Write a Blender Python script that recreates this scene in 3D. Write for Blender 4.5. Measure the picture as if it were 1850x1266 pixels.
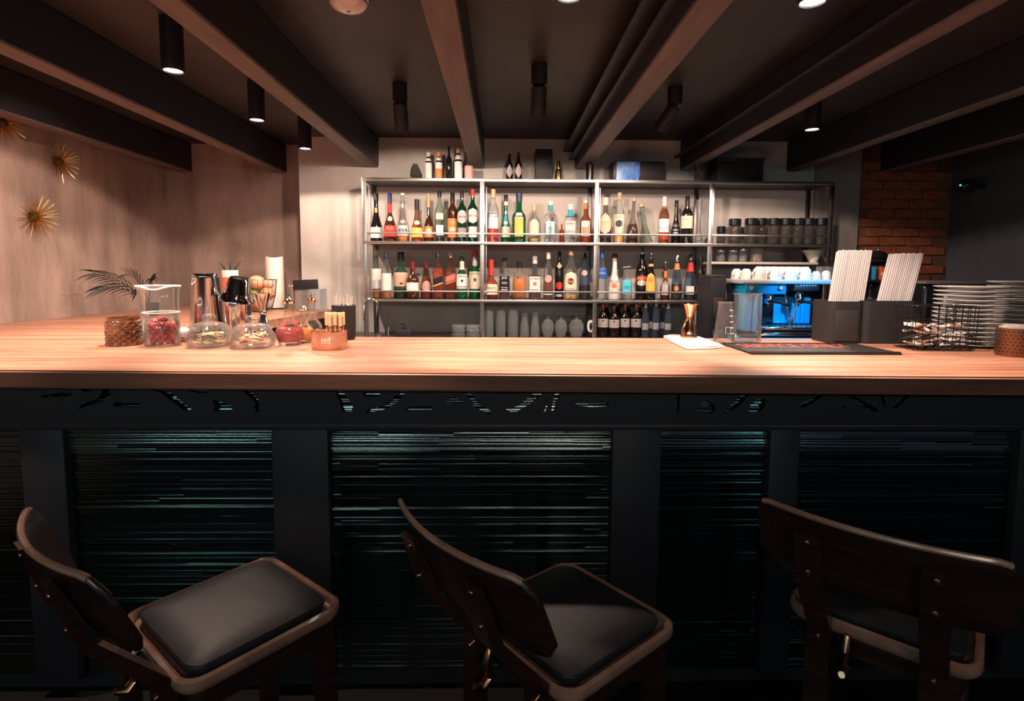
import bpy, bmesh, math, random
import numpy as np
from mathutils import Vector, Matrix, Euler
random.seed(7)
for o in list(bpy.data.objects): bpy.data.objects.remove(o)
S = bpy.context.scene
COL = S.collection
PI = math.pi
R = math.radians

# ------------------------------------------------------------------ camera
F, CX, CY, EYE = 1000.0, 925.0, 577.5, 1.45
pt, yw, rl = R(5.0), R(1.15), R(0.35)
fw = Vector((math.sin(yw)*math.cos(pt), math.cos(yw)*math.cos(pt), -math.sin(pt)))
rt = Vector((math.cos(yw), -math.sin(yw), 0)); dn = fw.cross(rt)
rt, dn = rt*math.cos(rl)-dn*math.sin(rl), dn*math.cos(rl)+rt*math.sin(rl)
cd = bpy.data.cameras.new('camera'); cam = bpy.data.objects.new('camera', cd); COL.objects.link(cam)
m3 = Matrix((rt, -dn, -fw)).transposed()
cam.matrix_world = Matrix.Translation((0, 0, EYE)) @ m3.to_4x4()
cd.sensor_width = 36; cd.lens = 36*F/1850; cd.shift_y = -(633-CY)/1850; cd.clip_start = .02
S.camera = cam
def at(u, v, X=None, Y=None, Z=None):          # where the sight line of a measured point meets a known plane
    d = rt*((u-CX)/F)+dn*((v-CY)/F)+fw
    t = Y/d.y if Y is not None else (X/d.x if X is not None else (Z-EYE)/d.z)
    return Vector((0, 0, EYE))+d*t

# ------------------------------------------------------------------ world, exposure, room lights
S.view_settings.view_transform = 'Standard'; S.view_settings.look = 'None'
S.view_settings.exposure = 0.28; S.view_settings.gamma = 1; S.view_settings.use_curve_mapping = False
W = bpy.data.worlds.new('world'); S.world = W; W.use_nodes = True
W.node_tree.nodes['Background'].inputs[0].default_value = (.68, .69, 1, 1)
W.node_tree.nodes['Background'].inputs[1].default_value = .085
WARM = (1, .745, .595)
def area(name, loc, target, size, sy, power, col):
    l = bpy.data.lights.new(name, 'AREA'); l.shape = 'RECTANGLE'; l.size = size; l.size_y = sy; l.energy = power; l.color = col
    o = bpy.data.objects.new(name, l); COL.objects.link(o); o.location = loc
    o.rotation_euler = (Vector(target)-Vector(loc)).to_track_quat('-Z', 'Y').to_euler(); return o
def spot(name, loc, target, power, ang, blend=.35, col=WARM, rad=.03, parent=None):
    l = bpy.data.lights.new(name, 'SPOT'); l.energy = power; l.spot_size = R(ang); l.spot_blend = blend; l.color = col; l.shadow_soft_size = rad
    o = bpy.data.objects.new(name, l); COL.objects.link(o); o.location = loc
    o.rotation_euler = (Vector(target)-Vector(loc)).to_track_quat('-Z', 'Y').to_euler()
    if parent: o.parent = parent
    return o
# ceiling spots just outside the top of the frame, and unseen area lights added behind the camera for glints on the glass front
spot('guest_side_spot', (-.64, 1.58, 2.29), (-.62, 2.1, 1.1), 105, 62, .5)
spot('guest_side_spot', (-2.05, 1.6, 2.29), (-2.0, 2.15, 1.1), 95, 66, .5)
area('glint_light', (.62, -1.6, 2.0), (.3, 1.8, .9), .50, .06, 6.5, (1, .88, .7))
area('glint_light', (-1.35, -1.9, 2.2), (-.7, 1.8, .95), .8, .04, 5.5, (.85, 1, .95))
area('glint_light', (-2.9, -1.9, 2.2), (-1.0, 1.8, .95), 1.1, .04, 7, (.62, 1, .88))
area('glint_light', (.0, -2.1, 2.3), (0, 1.8, .95), .8, .03, 5, (1, .93, .8))
area('glint_light', (2.4, -1.3, 1.9), (1.2, 1.8, .8), .15, .1, 1.6, (.3, .95, 1))
spot('blue_neon', (2.35, 1.9, 2.24), (1.98, 3.65, 1.19), 300, 17, .4, (.03, .46, 1), .05)

# ------------------------------------------------------------------ materials
MATS = {}
def principled(name, base, rough=.5, metal=0, spec=.5, coat=0, emis=None, estr=0):
    if name in MATS: return MATS[name]
    m = bpy.data.materials.new(name); m.use_nodes = True; b = m.node_tree.nodes['Principled BSDF']
    b.inputs['Base Color'].default_value = (*base, 1); b.inputs['Roughness'].default_value = rough
    b.inputs['Metallic'].default_value = metal; b.inputs['Specular IOR Level'].default_value = spec
    b.inputs['Coat Weight'].default_value = coat
    if emis: b.inputs['Emission Color'].default_value = (*emis, 1); b.inputs['Emission Strength'].default_value = estr
    MATS[name] = m; return m
def noisy(name, c1, c2, scale=(1, 1, 1), nscale=6, rough=.6, spec=.4, bump=0, detail=6, metal=0, lo=.35, hi=.65, coat=0):
    m = principled(name, c1, rough, metal, spec, coat); nt = m.node_tree; b = nt.nodes['Principled BSDF']
    tc = nt.nodes.new('ShaderNodeTexCoord'); mp = nt.nodes.new('ShaderNodeMapping'); mp.inputs['Scale'].default_value = scale
    n = nt.nodes.new('ShaderNodeTexNoise'); n.inputs['Scale'].default_value = nscale; n.inputs['Detail'].default_value = detail; n.inputs['Roughness'].default_value = .65
    r = nt.nodes.new('ShaderNodeValToRGB'); r.color_ramp.elements[0].position = lo; r.color_ramp.elements[1].position = hi
    r.color_ramp.elements[0].color = (*c1, 1); r.color_ramp.elements[1].color = (*c2, 1)
    nt.links.new(tc.outputs['Object'], mp.inputs[0]); nt.links.new(mp.outputs[0], n.inputs['Vector'])
    nt.links.new(n.outputs['Fac'], r.inputs[0]); nt.links.new(r.outputs[0], b.inputs['Base Color'])
    if bump:
        bp = nt.nodes.new('ShaderNodeBump'); bp.inputs['Strength'].default_value = bump; bp.inputs['Distance'].default_value = .01
        nt.links.new(n.outputs['Fac'], bp.inputs['Height']); nt.links.new(bp.outputs[0], b.inputs['Normal'])
    return m
def glass(name, col=(1, 1, 1), refl=1.0, rough=.03, ior=1.36, haze=.03):
    if name in MATS: return MATS[name]
    m = bpy.data.materials.new(name); m.use_nodes = True; nt = m.node_tree; nt.nodes.clear()
    o = nt.nodes.new('ShaderNodeOutputMaterial'); mx = nt.nodes.new('ShaderNodeMixShader')
    t = nt.nodes.new('ShaderNodeBsdfTransparent'); t.inputs[0].default_value = (*col, 1)
    g = nt.nodes.new('ShaderNodeBsdfGlossy'); g.inputs[0].default_value = (refl, refl, refl, 1); g.inputs['Roughness'].default_value = rough
    f = nt.nodes.new('ShaderNodeFresnel'); f.inputs[0].default_value = ior
    mu = nt.nodes.new('ShaderNodeMath'); mu.operation = 'MULTIPLY'; mu.inputs[1].default_value = .7; nt.links.new(f.outputs[0], mu.inputs[0])
    nt.links.new(mu.outputs[0], mx.inputs[0]); nt.links.new(t.outputs[0], mx.inputs[1]); nt.links.new(g.outputs[0], mx.inputs[2])
    df = nt.nodes.new('ShaderNodeBsdfDiffuse'); df.inputs[0].default_value = (.8, .8, .8, 1); m2 = nt.nodes.new('ShaderNodeMixShader'); m2.inputs[0].default_value = haze
    nt.links.new(mx.outputs[0], m2.inputs[1]); nt.links.new(df.outputs[0], m2.inputs[2])
    nt.links.new(m2.outputs[0], o.inputs[0]); MATS[name] = m; return m
def flat(c, rough=.55, spec=.3):                # plain paint / paper by colour
    return principled('paint_%02x%02x%02x' % tuple(int(x*255) for x in c), c, rough, 0, spec)

PLASTER = noisy('plaster', (.20, .142, .12), (.36, .265, .225), (1.6, 1.6, .45), 2.6, .8, .2, .25, 8)
PLASTER_B = noisy('pale_plaster', (.42, .385, .36), (.56, .52, .485), (1, 1, .8), 2.2, .8, .2, .2, 8)
CEIL = noisy('ceiling_paint', (.017, .014, .015), (.036, .029, .028), (1, 1, 1), 3, .5, .45, .15)
BEAM = noisy('beam_timber', (.095, .07, .062), (.155, .12, .105), (6, .5, 6), 4, .6, .4, .3)
BRICK = noisy('brick', (.17, .045, .024), (.36, .115, .055), (1, 1, 1), 7, .85, .2, .5)
MORTAR = noisy('mortar', (.10, .05, .035), (.16, .085, .06), (1, 1, 1), 9, .9, .1)
NAVY = noisy('dark_wall_paint', (.05, .055, .072), (.075, .082, .1), (1, 1, 1), 2, .7, .3)
FLOORM = noisy('floor', (.004, .004, .005), (.008, .007, .008), (1, 1, 1), 5, .6, .2)
BLACK = principled('black_paint', (.017, .017, .023), .5, 0, .35)
BLACKG = principled('black_gloss', (.01, .01, .012), .18, 0, .5)
RUBBER = principled('black_rubber', (.022, .021, .022), .6, 0, .3)
STEEL = noisy('brushed_steel', (.62, .57, .54), (.75, .70, .67), (.4, .4, 8), 8, .32, .5, 0, 4, 1.0)
CHROME = principled('chrome', (.86, .84, .82), .08, 1)
DSTEEL = principled('dark_steel', (.16, .15, .155), .4, 1)
COPPER = principled('copper', (.85, .42, .26), .14, 1)
BRASS = principled('brass', (.72, .5, .22), .25, 1)
GUNMETAL = principled('gunmetal_chrome', (.62, .58, .56), .1, 1)
LEATHER = noisy('black_leather', (.013, .013, .018), (.021, .020, .026), (1, 1, 1), 14, .5, .22, .12)
WALNUT = noisy('dark_stained_wood', (.015, .007, .006), (.032, .014, .010), (1, 1, 10), 5, .25, .5, .05, coat=.3)
RIMWOOD = noisy('rubbed_lit_wood', (.20, .105, .075), (.30, .17, .125), (1, 1, 1), 12, .22, .55, coat=.3)  # rubbed wood, paler still to carry the highlight along lit stool rims
BEECH = noisy('pale_wood', (.60, .42, .22), (.74, .56, .33), (1, 1, 6), 8, .55, .3)
CERAMIC = principled('white_ceramic', (.66, .64, .62), .15, 0, .5, .3)
LINEN = noisy('white_linen', (.68, .72, .72), (.80, .82, .81), (1, 1, 1), 60, .9, .1, .2)
CLEAR = glass('clear_glass', (.94, .96, .96))
CLEARD = glass('grey_glass', (.90, .92, .94), haze=.08)
SMOKE = glass('smoked_glass', (.62, .58, .55), haze=.03)
BLUE = principled('blue_lit_chrome', (.01, .40, .72), .25, .25, .6)  # chrome of the coffee machine with the blue light put into its base colour
LEAF = principled('palm_leaf', (.010, .022, .018), .5, 0, .3)
LENS = principled('lamp_lens', (1, .9, .8), .4, 0, .5, 0, (1, .86, .72), 9)

def wood_counter():
    m = noisy('bar_top_wood', (.29, .108, .055), (.57, .285, .19), (.35, 7, 7), 3.2, .42, .45, .12, 9, 0, .30, .62)
    nt = m.node_tree; b = nt.nodes['Principled BSDF']; ramp = [n for n in nt.nodes if n.type == 'VALTORGB'][0]
    tc = [n for n in nt.nodes if n.type == 'TEX_COORD'][0]
    mp = nt.nodes.new('ShaderNodeMapping'); mp.inputs['Scale'].default_value = (.9, 14, 14)
    n2 = nt.nodes.new('ShaderNodeTexNoise'); n2.inputs['Scale'].default_value = 4.5; n2.inputs['Detail'].default_value = 3
    r2 = nt.nodes.new('ShaderNodeValToRGB'); r2.color_ramp.elements[0].position = .30; r2.color_ramp.elements[1].position = .40
    r2.color_ramp.elements[0].color = (.42, .34, .3, 1); r2.color_ramp.elements[1].color = (1, 1, 1, 1)
    mx = nt.nodes.new('ShaderNodeMix'); mx.data_type = 'RGBA'; mx.blend_type = 'MULTIPLY'; mx.inputs[0].default_value = .8
    nt.links.new(tc.outputs['Object'], mp.inputs[0]); nt.links.new(mp.outputs[0], n2.inputs['Vector']); nt.links.new(n2.outputs['Fac'], r2.inputs[0])
    nt.links.new(ramp.outputs[0], mx.inputs[6]); nt.links.new(r2.outputs[0], mx.inputs[7]); nt.links.new(mx.outputs[2], b.inputs['Base Color'])
    return m
COUNTER = wood_counter()

# ------------------------------------------------------------------ mesh helpers
class MB:
    def __init__(s): s.v = []; s.f = []
    def add(s, vs, fs, mat=None):
        o = len(s.v)
        s.v += [tuple(mat @ Vector(p)) if mat else tuple(p) for p in vs]
        s.f += [tuple(i+o for i in f) for f in fs]; return s
    def box(s, x0, x1, y0, y1, z0, z1, mat=None):
        vs = [(x, y, z) for z in (z0, z1) for y in (y0, y1) for x in (x0, x1)]
        return s.add(vs, [(0, 2, 3, 1), (4, 5, 7, 6), (0, 1, 5, 4), (2, 6, 7, 3), (0, 4, 6, 2), (1, 3, 7, 5)], mat)
    def bbox(s, x0, x1, y0, y1, z0, z1, b=.004, mat=None, seg=2):     # bevelled box
        bm = bmesh.new(); bmesh.ops.create_cube(bm, size=1)
        for v in bm.verts: v.co = Vector(((x0+x1)/2+v.co.x*(x1-x0), (y0+y1)/2+v.co.y*(y1-y0), (z0+z1)/2+v.co.z*(z1-z0)))
        bmesh.ops.bevel(bm, geom=bm.edges[:], offset=b, segments=seg, affect='EDGES', profile=.5)
        bm.verts.index_update(); s.add([v.co.copy() for v in bm.verts], [[v.index for v in f.verts] for f in bm.faces], mat); bm.free(); return s
    def lathe(s, prof, n=20, mat=None, sup=None, rfn=None):   # profile of (r, z), optional squared section
        vs = []; fs = []; rings = []
        for r, z in prof:
            if r < 1e-6: rings.append([len(vs)]); vs.append((0, 0, z)); continue
            ring = []
            for k in range(n):
                a = 2*PI*k/n; q = 1
                if sup: q = (abs(math.cos(a))**sup+abs(math.sin(a))**sup)**(-1/sup)
                if rfn: q *= rfn(a, z)
                ring.append(len(vs)); vs.append((r*q*math.cos(a), r*q*math.sin(a), z))
            rings.append(ring)
        for A, B in zip(rings, rings[1:]):
            for k in range(n):
                k2 = (k+1) % n
                if len(A) == 1 and len(B) == 1: break
                if len(A) == 1: fs.append((A[0], B[k2], B[k]))
                elif len(B) == 1: fs.append((A[k], A[k2], B[0]))
                else: fs.append((A[k], A[k2], B[k2], B[k]))
        return s.add(vs, fs, mat)
    def loft(s, loops, mat=None, cap=True, closed=False):
        n = len(loops[0]); vs = [p for l in loops for p in l]; fs = []
        m = len(loops)
        for i in range(m if closed else m-1):
            j = (i+1) % m
            for k in range(n): fs.append((i*n+k, i*n+(k+1) % n, j*n+(k+1) % n, j*n+k))
        if cap and not closed: fs.append(tuple(range(n))[::-1]); fs.append(tuple((m-1)*n+k for k in range(n)))
        return s.add(vs, fs, mat)
    def tube(s, pts, r, n=8, mat=None, closed=False):
        pts = [Vector(p) for p in pts]; loops = []; up = None
        for i, p in enumerate(pts):
            if closed: t = pts[(i+1) % len(pts)]-pts[i-1]
            else: t = pts[min(i+1, len(pts)-1)]-pts[max(i-1, 0)]
            t.normalize()
            if up is None: up = t.orthogonal().normalized()
            up = (up-t*up.dot(t)).normalized(); w = t.cross(up)
            rr = r[i] if isinstance(r, (list, tuple)) else r
            loops.append([p+up*rr*math.cos(2*PI*k/n)+w*rr*math.sin(2*PI*k/n) for k in range(n)])
        return s.loft(loops, mat, True, closed)
    def poly(s, pts, z0, z1, mat=None):                       # prism over an xy outline
        n = len(pts); vs = [(x, y, z0) for x, y in pts]+[(x, y, z1) for x, y in pts]
        return s.add(vs, [tuple(range(n))[::-1], tuple(range(n, 2*n))]+[(k, (k+1) % n, n+(k+1) % n, n+k) for k in range(n)], mat)
    def mesh(s, name, smooth=True):
        me = bpy.data.meshes.new(name); me.from_pydata(s.v, [], s.f)
        bm = bmesh.new(); bm.from_mesh(me); bmesh.ops.recalc_face_normals(bm, faces=bm.faces); bm.to_mesh(me); bm.free()
        if smooth:
            me.polygons.foreach_set('use_smooth', [True]*len(me.polygons)); me.set_sharp_from_angle(angle=R(38))
        return me
    def build(s, name, mat, parent=None, loc=(0, 0, 0), rot=(0, 0, 0), smooth=True):
        me = s.mesh(name, smooth); me.materials.append(mat); return link(name, me, parent, loc, rot)
def link(name, me, parent=None, loc=(0, 0, 0), rot=(0, 0, 0)):
    o = bpy.data.objects.new(name, me); COL.objects.link(o); o.location = loc; o.rotation_euler = rot
    if parent: o.parent = parent
    return o
def tag(o, label, cat, group=None, kind=None):
    o['label'] = label; o['category'] = cat
    if group: o['group'] = group
    if kind: o['kind'] = kind
    return o
def thing(name, label, cat, loc=(0, 0, 0), rz=0, group=None):
    o = bpy.data.objects.new(name, None); COL.objects.link(o); o.empty_display_size = .05
    o.location = loc; o.rotation_euler = (0, 0, rz); return tag(o, label, cat, group)
def copytree(o, parent=None):
    c = o.copy(); COL.objects.link(c)
    if parent: c.parent = parent
    for ch in list(o.children): copytree(ch, c)
    return c
def struct(o): o['kind'] = 'structure'; return o
def face_cam(x, y): return -math.atan2(x, y)
def T(x, y, z): return Matrix.Translation((x, y, z))
def cyl(r, z0, z1, b=.002): return [(0, z0), (r-b, z0), (r, z0+b), (r, z1-b), (r-b, z1), (0, z1)]
def rrect(w, d, r, n=5):
    out = []
    for cx, cy, a0 in ((w/2-r, d/2-r, 0), (-w/2+r, d/2-r, 90), (-w/2+r, -d/2+r, 180), (w/2-r, -d/2+r, 270)):
        for k in range(n+1):
            a = R(a0+90*k/n); out.append((cx+r*math.cos(a), cy+r*math.sin(a)))
    return out
_TX = {}
def text_mesh(body):                    # flat lettering, width 1, centred
    if body in _TX: return _TX[body]
    c = bpy.data.curves.new('txt', 'FONT'); c.body = body; c.align_x = 'CENTER'; c.align_y = 'CENTER'; c.resolution_u = 2; c.size = 1
    o = bpy.data.objects.new('txt', c); COL.objects.link(o)
    dg = bpy.context.evaluated_depsgraph_get(); me = bpy.data.meshes.new_from_object(o.evaluated_get(dg))
    vs = [v.co.copy() for v in me.vertices]; fs = [tuple(p.vertices) for p in me.polygons]
    bpy.data.objects.remove(o); bpy.data.curves.remove(c); bpy.data.meshes.remove(me)
    x0 = min(v.x for v in vs); x1 = max(v.x for v in vs); y0 = min(v.y for v in vs); y1 = max(v.y for v in vs)
    k = 1/(x1-x0); asp = (y1-y0)*k
    r = ([((v.x-(x0+x1)/2)*k, (v.y-(y0+y1)/2)*k) for v in vs], fs, asp)
    _TX[body] = r; return r
# ------------------------------------------------------------------ structure
ZC = 1.13; ZCEIL = 2.52; ZBEAM = 2.28; XL = -2.88; YB = 4.60; YL = 4.90; XR = 3.75
struct(MB().box(-4.2, 5, -4, 5.2, -.05, 0).build('floor', FLOORM))
struct(MB().box(-4.2, 5, -1.2, 5.2, ZCEIL, ZCEIL+.06).build('ceiling', CEIL))
struct(MB().box(XL-.1, XL, -.6, YL+.1, 0, ZCEIL).build('wall_left', PLASTER))
struct(MB().box(XL, -1.64, YL, YL+.1, 0, ZCEIL).build('wall_back_left', PLASTER))
struct(MB().box(-1.64, 2.93, YB, YL+.1, 0, ZCEIL).build('wall_back', PLASTER_B))
struct(MB().box(XR, XR+.1, .2, YB+.2, 0, ZCEIL).build('wall_right', NAVY))
wb = struct(MB().box(2.93, XR, YB+.012, YL+.1, 0, ZCEIL).build('wall_back_brick', MORTAR))
bw, bh = .215, .065
brk = MB().bbox(-bw/2, bw/2, 0, .02, 0, bh, .004, seg=1).mesh('brick'); brk.materials.append(BRICK)
for r_ in range(14):
    z = 1.30+r_*(bh+.012)
    x = 2.935+(0 if r_ % 2 else .11)
    k = 0
    while x+bw < XR-.002:
        b = link('brick', brk, wb, (x+bw/2, YB-.004+random.uniform(-.003, .003), z)); x += bw+.012
trim = struct(MB().bbox(2.58, 2.95, YB-.03, YB, 0, ZCEIL, .003).build('trim_1', noisy('grey_plaster', (.22, .19, .18), (.3, .26, .25), (1, 1, .5), 3, .8, .2, .2)))

# ceiling beams
def beam(x0, x1, lab, y1, lips=()):
    t = thing('ceiling_beam', lab, 'beam', ((x0+x1)/2, 2, ZBEAM), 0, 'dark timber beams under the ceiling')
    w = (x1-x0)/2; y1 = y1-2-.001
    MB().bbox(-w, w, -3.2, y1, .0, .235, .006).build('timber', BEAM, t)
    MB().box(-w-.004, -w-.0005, -3.2, y1, .012, .234).build('side_board', BLACK, t); MB().box(w+.0005, w+.004, -3.2, y1, .012, .234).build('side_board', BLACK, t)
    for dz, dw in lips: MB().bbox(-w-dw, -w-.004, -3.2, y1, dz, dz+.010, .002).build('side_ledge', BLACK, t)
beam(-2.77, -2.66, 'ceiling beam running beside the left wall above the brass starbursts', YL)
beam(-1.955, -1.855, 'second ceiling beam from the left, just left of the row of lit spotlights', YL)
beam(-1.10, -1.0, 'third ceiling beam from the left, ending above the shelf\'s left corner', YB)
beam(-.255, -.145, 'middle ceiling beam ending above the first shelf upright', YB)
beam(.60, .71, 'ceiling beam with stepped left side ending above the black cup', YB, ((.075, .05), (.14, .10)))
beam(1.465, 1.545, 'ceiling beam with a bluish sheen ending right of the blue-lit box', YB, ((.10, .06),))
beam(2.345, 2.42, 'ceiling beam ending above the right corner of the shelf unit', YB)
beam(3.13, 3.21, 'rightmost ceiling beam above the brick wall section', YB)

# lamps
def downlight(x, y, lab, power, ang=148, blend=.12, target=None):
    t = thing('ceiling_spotlight', lab, 'spotlight', (x, y, ZBEAM+.02), 0, 'cylindrical black ceiling spotlights')
    MB().lathe([(0, .22), (.045, .22), (.045, .002), (.043, 0), (.038, 0), (.038, .014), (0, .014)], 24).build('housing', BLACK, t)
    MB().lathe([(0, .010), (.0365, .010), (.0365, .006), (0, .004)], 24).build('lens', LENS, t)
    spot('lamp_light', (0, 0, -.012), target or (0, .0, -1), power, ang, blend, WARM, .03, t)
downlight(-1.418, 2.50, 'lit ceiling spotlight nearest the left edge, largest of the row of three', 95, 122, .12, (-.45, -.1, -1))
downlight(-1.40, 3.28, 'lit ceiling spotlight, middle one of the row of three at left', 62, 122, .12, (-.45, 0, -1))
downlight(-1.385, 4.02, 'lit ceiling spotlight nearest the back wall in the left row', 32, 143)
downlight(.208, 1.80, 'lit ceiling spotlight at the top edge of the picture, centre', 135, 62, .5, (0, .3, -1))
downlight(.979, 1.81, 'lit ceiling spotlight at the top edge, right of centre', 150, 70, .5, (.35, .36, -1))
downlight(1.849, 3.35, 'lit ceiling spotlight on the right, between two beams', 56, 157)
def gimbal(x, y, lab, power, target, tilt, side=0, ang=150, blend=.15):
    t = thing('adjustable_spotlight', lab, 'spotlight', (x, y, ZCEIL), 0, 'adjustable black spotlights')
    MB().lathe([(0, -.001), (.042, -.001), (.042, -.10), (0, -.10)], 20).build('mount', BLACK, t)
    m = Matrix.Rotation(side, 4, 'Y') @ Matrix.Rotation(tilt, 4, 'X')
    MB().tube([(.0, 0, -.08), (0, 0, -.12)], .012).build('swivel', DSTEEL, t)
    h = MB().lathe([(0, 0), (.040, 0), (.040, -.15), (.034, -.15), (.034, -.14), (0, -.14)], 20, m).build('housing', BLACK, t, (0, 0, -.11))
    MB().lathe([(0, -.1435), (.033, -.1435), (.033, -.146), (0, -.147)], 20, m).build('lens', LENS, h)
    p = m @ Vector((0, 0, -.155)); p += Vector((0, 0, -.11))
    spot('lamp_light', p, p+Vector(target), power, ang, blend, WARM, .03, t)
gimbal(-.587, 3.30, 'unlit-looking tilted black spotlight left of the middle beam', 60, (0, .45, -1), R(24))
gimbal(.194, 2.98, 'tilted black spotlight on the bright ceiling patch at centre', 80, (0, .35, -1), R(18))
gimbal(1.006, 3.30, 'black spotlight tilted sideways right of the stepped beam', 52, (0, .3, -1), R(28), R(30))
# wall washers in the first bay, hidden behind the second beam
for y, w_ in ((3.3, 'nearest the corner'), (2.1, 'nearest the room')):
    t = thing('wall_washer', 'short spotlight in the first ceiling bay by the left wall, '+w_, 'spotlight', (-2.06, y, 2.46), 0, 'wall washers in the first bay')
    MB().lathe([(0, .0595), (.04, .0595), (.04, .002), (.034, .002), (.034, .010), (0, .010)], 20).build('housing', BLACK, t)
    MB().lathe([(0, .008), (.033, .008), (.033, .005), (0, .004)], 20).build('lens', LENS, t)
    spot('lamp_light', (0, 0, -.004), (-.46, 0, -1), 10, 125, .6, WARM, .02, t)

sd = thing('smoke_detector', 'round white smoke detector on the ceiling at the top edge', 'smoke detector', (-.60, 2.27, ZCEIL))
MB().lathe([(0, 0), (.077, -.001), (.077, -.018), (0, -.018)], 28).build('base', CERAMIC, sd)
MB().lathe([(.071, -.018), (.071, -.036), (.058, -.052), (.03, -.062), (0, -.064)], 28).build('cover', CERAMIC, sd)
for k in range(6):
    a0 = k*PI/3
    MB().tube([(.0715*math.cos(a0+j*.09), .0715*math.sin(a0+j*.09), -.030) for j in range(9)], .0022, 5).build('vent_slot', BLACK, sd)
MB().lathe([(0, -.0645), (.008, -.064), (.008, -.0665), (0, -.0675)], 12).build('led_cap', SMOKE, sd)

# ------------------------------------------------------------------ bar: worktop
bm = bmesh.new()
outl = [(XL+.002, 1.785), (3.72, 1.622), (3.72, 2.665), (-1.5, 2.665), (-1.585, 2.70), (-1.60, 2.80), (-1.36, YB-.002), (-1.645, YB-.002), (-1.645, YL-.002), (XL+.002, YL-.002)]
lo = [bm.verts.new((x, y, ZC-.058)) for x, y in outl]; hi = [bm.verts.new((x, y, ZC)) for x, y in outl]
bm.faces.new(lo[::-1]); bm.faces.new(hi)
for k in range(len(outl)): bm.faces.new((lo[k], lo[(k+1) % len(outl)], hi[(k+1) % len(outl)], hi[k]))
bmesh.ops.bevel(bm, geom=[e for e in bm.edges if abs(e.verts[0].co.z-e.verts[1].co.z) < 1e-5], offset=.006, segments=3, affect='EDGES')
me = bpy.data.meshes.new('bar_worktop'); bm.normal_update()
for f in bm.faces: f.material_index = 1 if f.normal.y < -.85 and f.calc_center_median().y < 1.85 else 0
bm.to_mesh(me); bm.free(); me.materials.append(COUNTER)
me.materials.append(noisy('shaded_edge_wood', (.10, .036, .022), (.20, .08, .048), (.4, 6, 6), 3.5, .5, .4, .1))  # front edge made darker: its dim light is put into the wood colour
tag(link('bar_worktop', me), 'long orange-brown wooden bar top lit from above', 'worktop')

# bar front: apron with cut-outs, posts, stacked-glass panels
bf = thing('bar_counter', 'dark bar front of stacked glass strips under the wooden top', 'bar counter', (0, 1.9, 0))
Z4 = [[(780,168),(870,170),(1005,280),(995,293),(965,290),(850,200)], [(970,172),(1092,175),(1092,198),(1040,200),(1000,190)], [(1112,230),(1222,268),(1215,293),(1125,295),(1118,285),(1130,270)], [(1262,174),(1310,175),(1362,245),(1358,300),(1340,300),(1330,240)], [(1745,178),(1790,180),(1845,270),(1840,297),(1790,297),(1775,240)], [(550,168),(612,168),(610,190),(550,240),(410,285),(430,262),(520,225)], [(600,248),(735,245),(750,268),(740,274),(600,270)], [(420,172),(505,172),(500,190),(450,195)], [(215,215),(330,195),(390,200),(370,215),(240,225)]]
Z5 = [[(263,180),(345,182),(345,207),(270,205)], [(455,172),(487,172),(420,240),(385,265),(275,290),(290,265),(370,245)], [(468,265),(500,255),(600,250),(600,272),(480,272)], [(660,225),(685,210),(715,208),(750,225),(752,240),(670,242)], [(755,175),(785,175),(830,245),(885,270),(888,290),(870,290),(805,255)], [(1110,180),(1158,180),(1080,245),(1010,285),(985,282),(958,267),(1020,250)], [(1205,180),(1235,180),(1210,245),(1200,280),(1185,278),(1190,240)], [(1160,250),(1172,248),(1160,282),(1147,280)], [(1300,240),(1390,232),(1465,236),(1468,255),(1380,258),(1305,250)], [(1790,182),(1816,182),(1814,285),(1795,290)], [(560,171),(690,173),(690,179),(560,178)], [(950,176),(1028,177),(1020,187),(960,184)], [(1360,180),(1422,180),(1410,188),(1375,188)]]
Z6 = [[(258,177),(422,177),(422,188),(258,188)], [(280,275),(310,225),(340,218),(370,240),(374,265),(355,280)], [(505,180),(543,180),(500,230),(450,270),(405,280),(440,245)], [(540,240),(575,213),(615,212),(605,250),(590,270),(530,272)], [(780,182),(825,182),(810,196),(785,194)], [(865,182),(910,182),(860,215),(800,252),(765,252),(770,235),(820,215)], [(990,190),(1025,192),(1150,262),(1145,272),(1090,262)], [(1155,182),(1172,182),(1182,245),(1172,245)], [(1285,182),(1312,182),(1280,215),(1235,255),(1212,252),(1250,225)], [(980,238),(1000,250),(980,255)]]
YA = 1.80
cu = bpy.data.curves.new('apron', 'CURVE'); cu.dimensions = '2D'; cu.fill_mode = 'BOTH'; cu.extrude = .003
def spl(pts):
    s = cu.splines.new('POLY'); s.points.add(len(pts)-1); s.use_cyclic_u = True
    for p, (x, z) in zip(s.points, pts): p.co = (x, z, 0, 1)
spl([(-2.8, .945), (3.6, .945), (3.6, 1.068), (-2.8, 1.068)])
for polys, x0, k in ((Z4, 0, 640/1850), (Z5, 560, 680/1850), (Z6, 1150, 700/1850)):
    for pl in polys:
        w = [at(x0+px*k, 640+py*k, Y=YA) for px, py in pl]; spl([(q.x, min(q.z, 1.064)) for q in w])
co = bpy.data.objects.new('apron', cu); COL.objects.link(co)
me = bpy.data.meshes.new_from_object(co.evaluated_get(bpy.context.evaluated_depsgraph_get())); bpy.data.objects.remove(co)
me.materials.clear(); me.materials.append(BLACK)
ap = link('apron_board', me, bf, (0, YA-1.9-.004, 0), (PI/2, 0, 0)); ap['label'] = 'black board with curved cut-outs showing the glass'
MB().bbox(-2.8, 3.6, YA-1.9-.012, YA-1.9+.03, .925, .948, .003).build('rail', BLACK, bf)
posts = [(-2.8, -2.1), (-1.56, -1.42), (-.75, -.566), (.372, .535), (.90, 1.0), (1.75, 1.9), (2.9, 3.6)]
for a, b in posts:
    MB().bbox(a, b, YA-1.9-.016, .03, .06, .93, .004).build('post', BLACK, bf)
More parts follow.
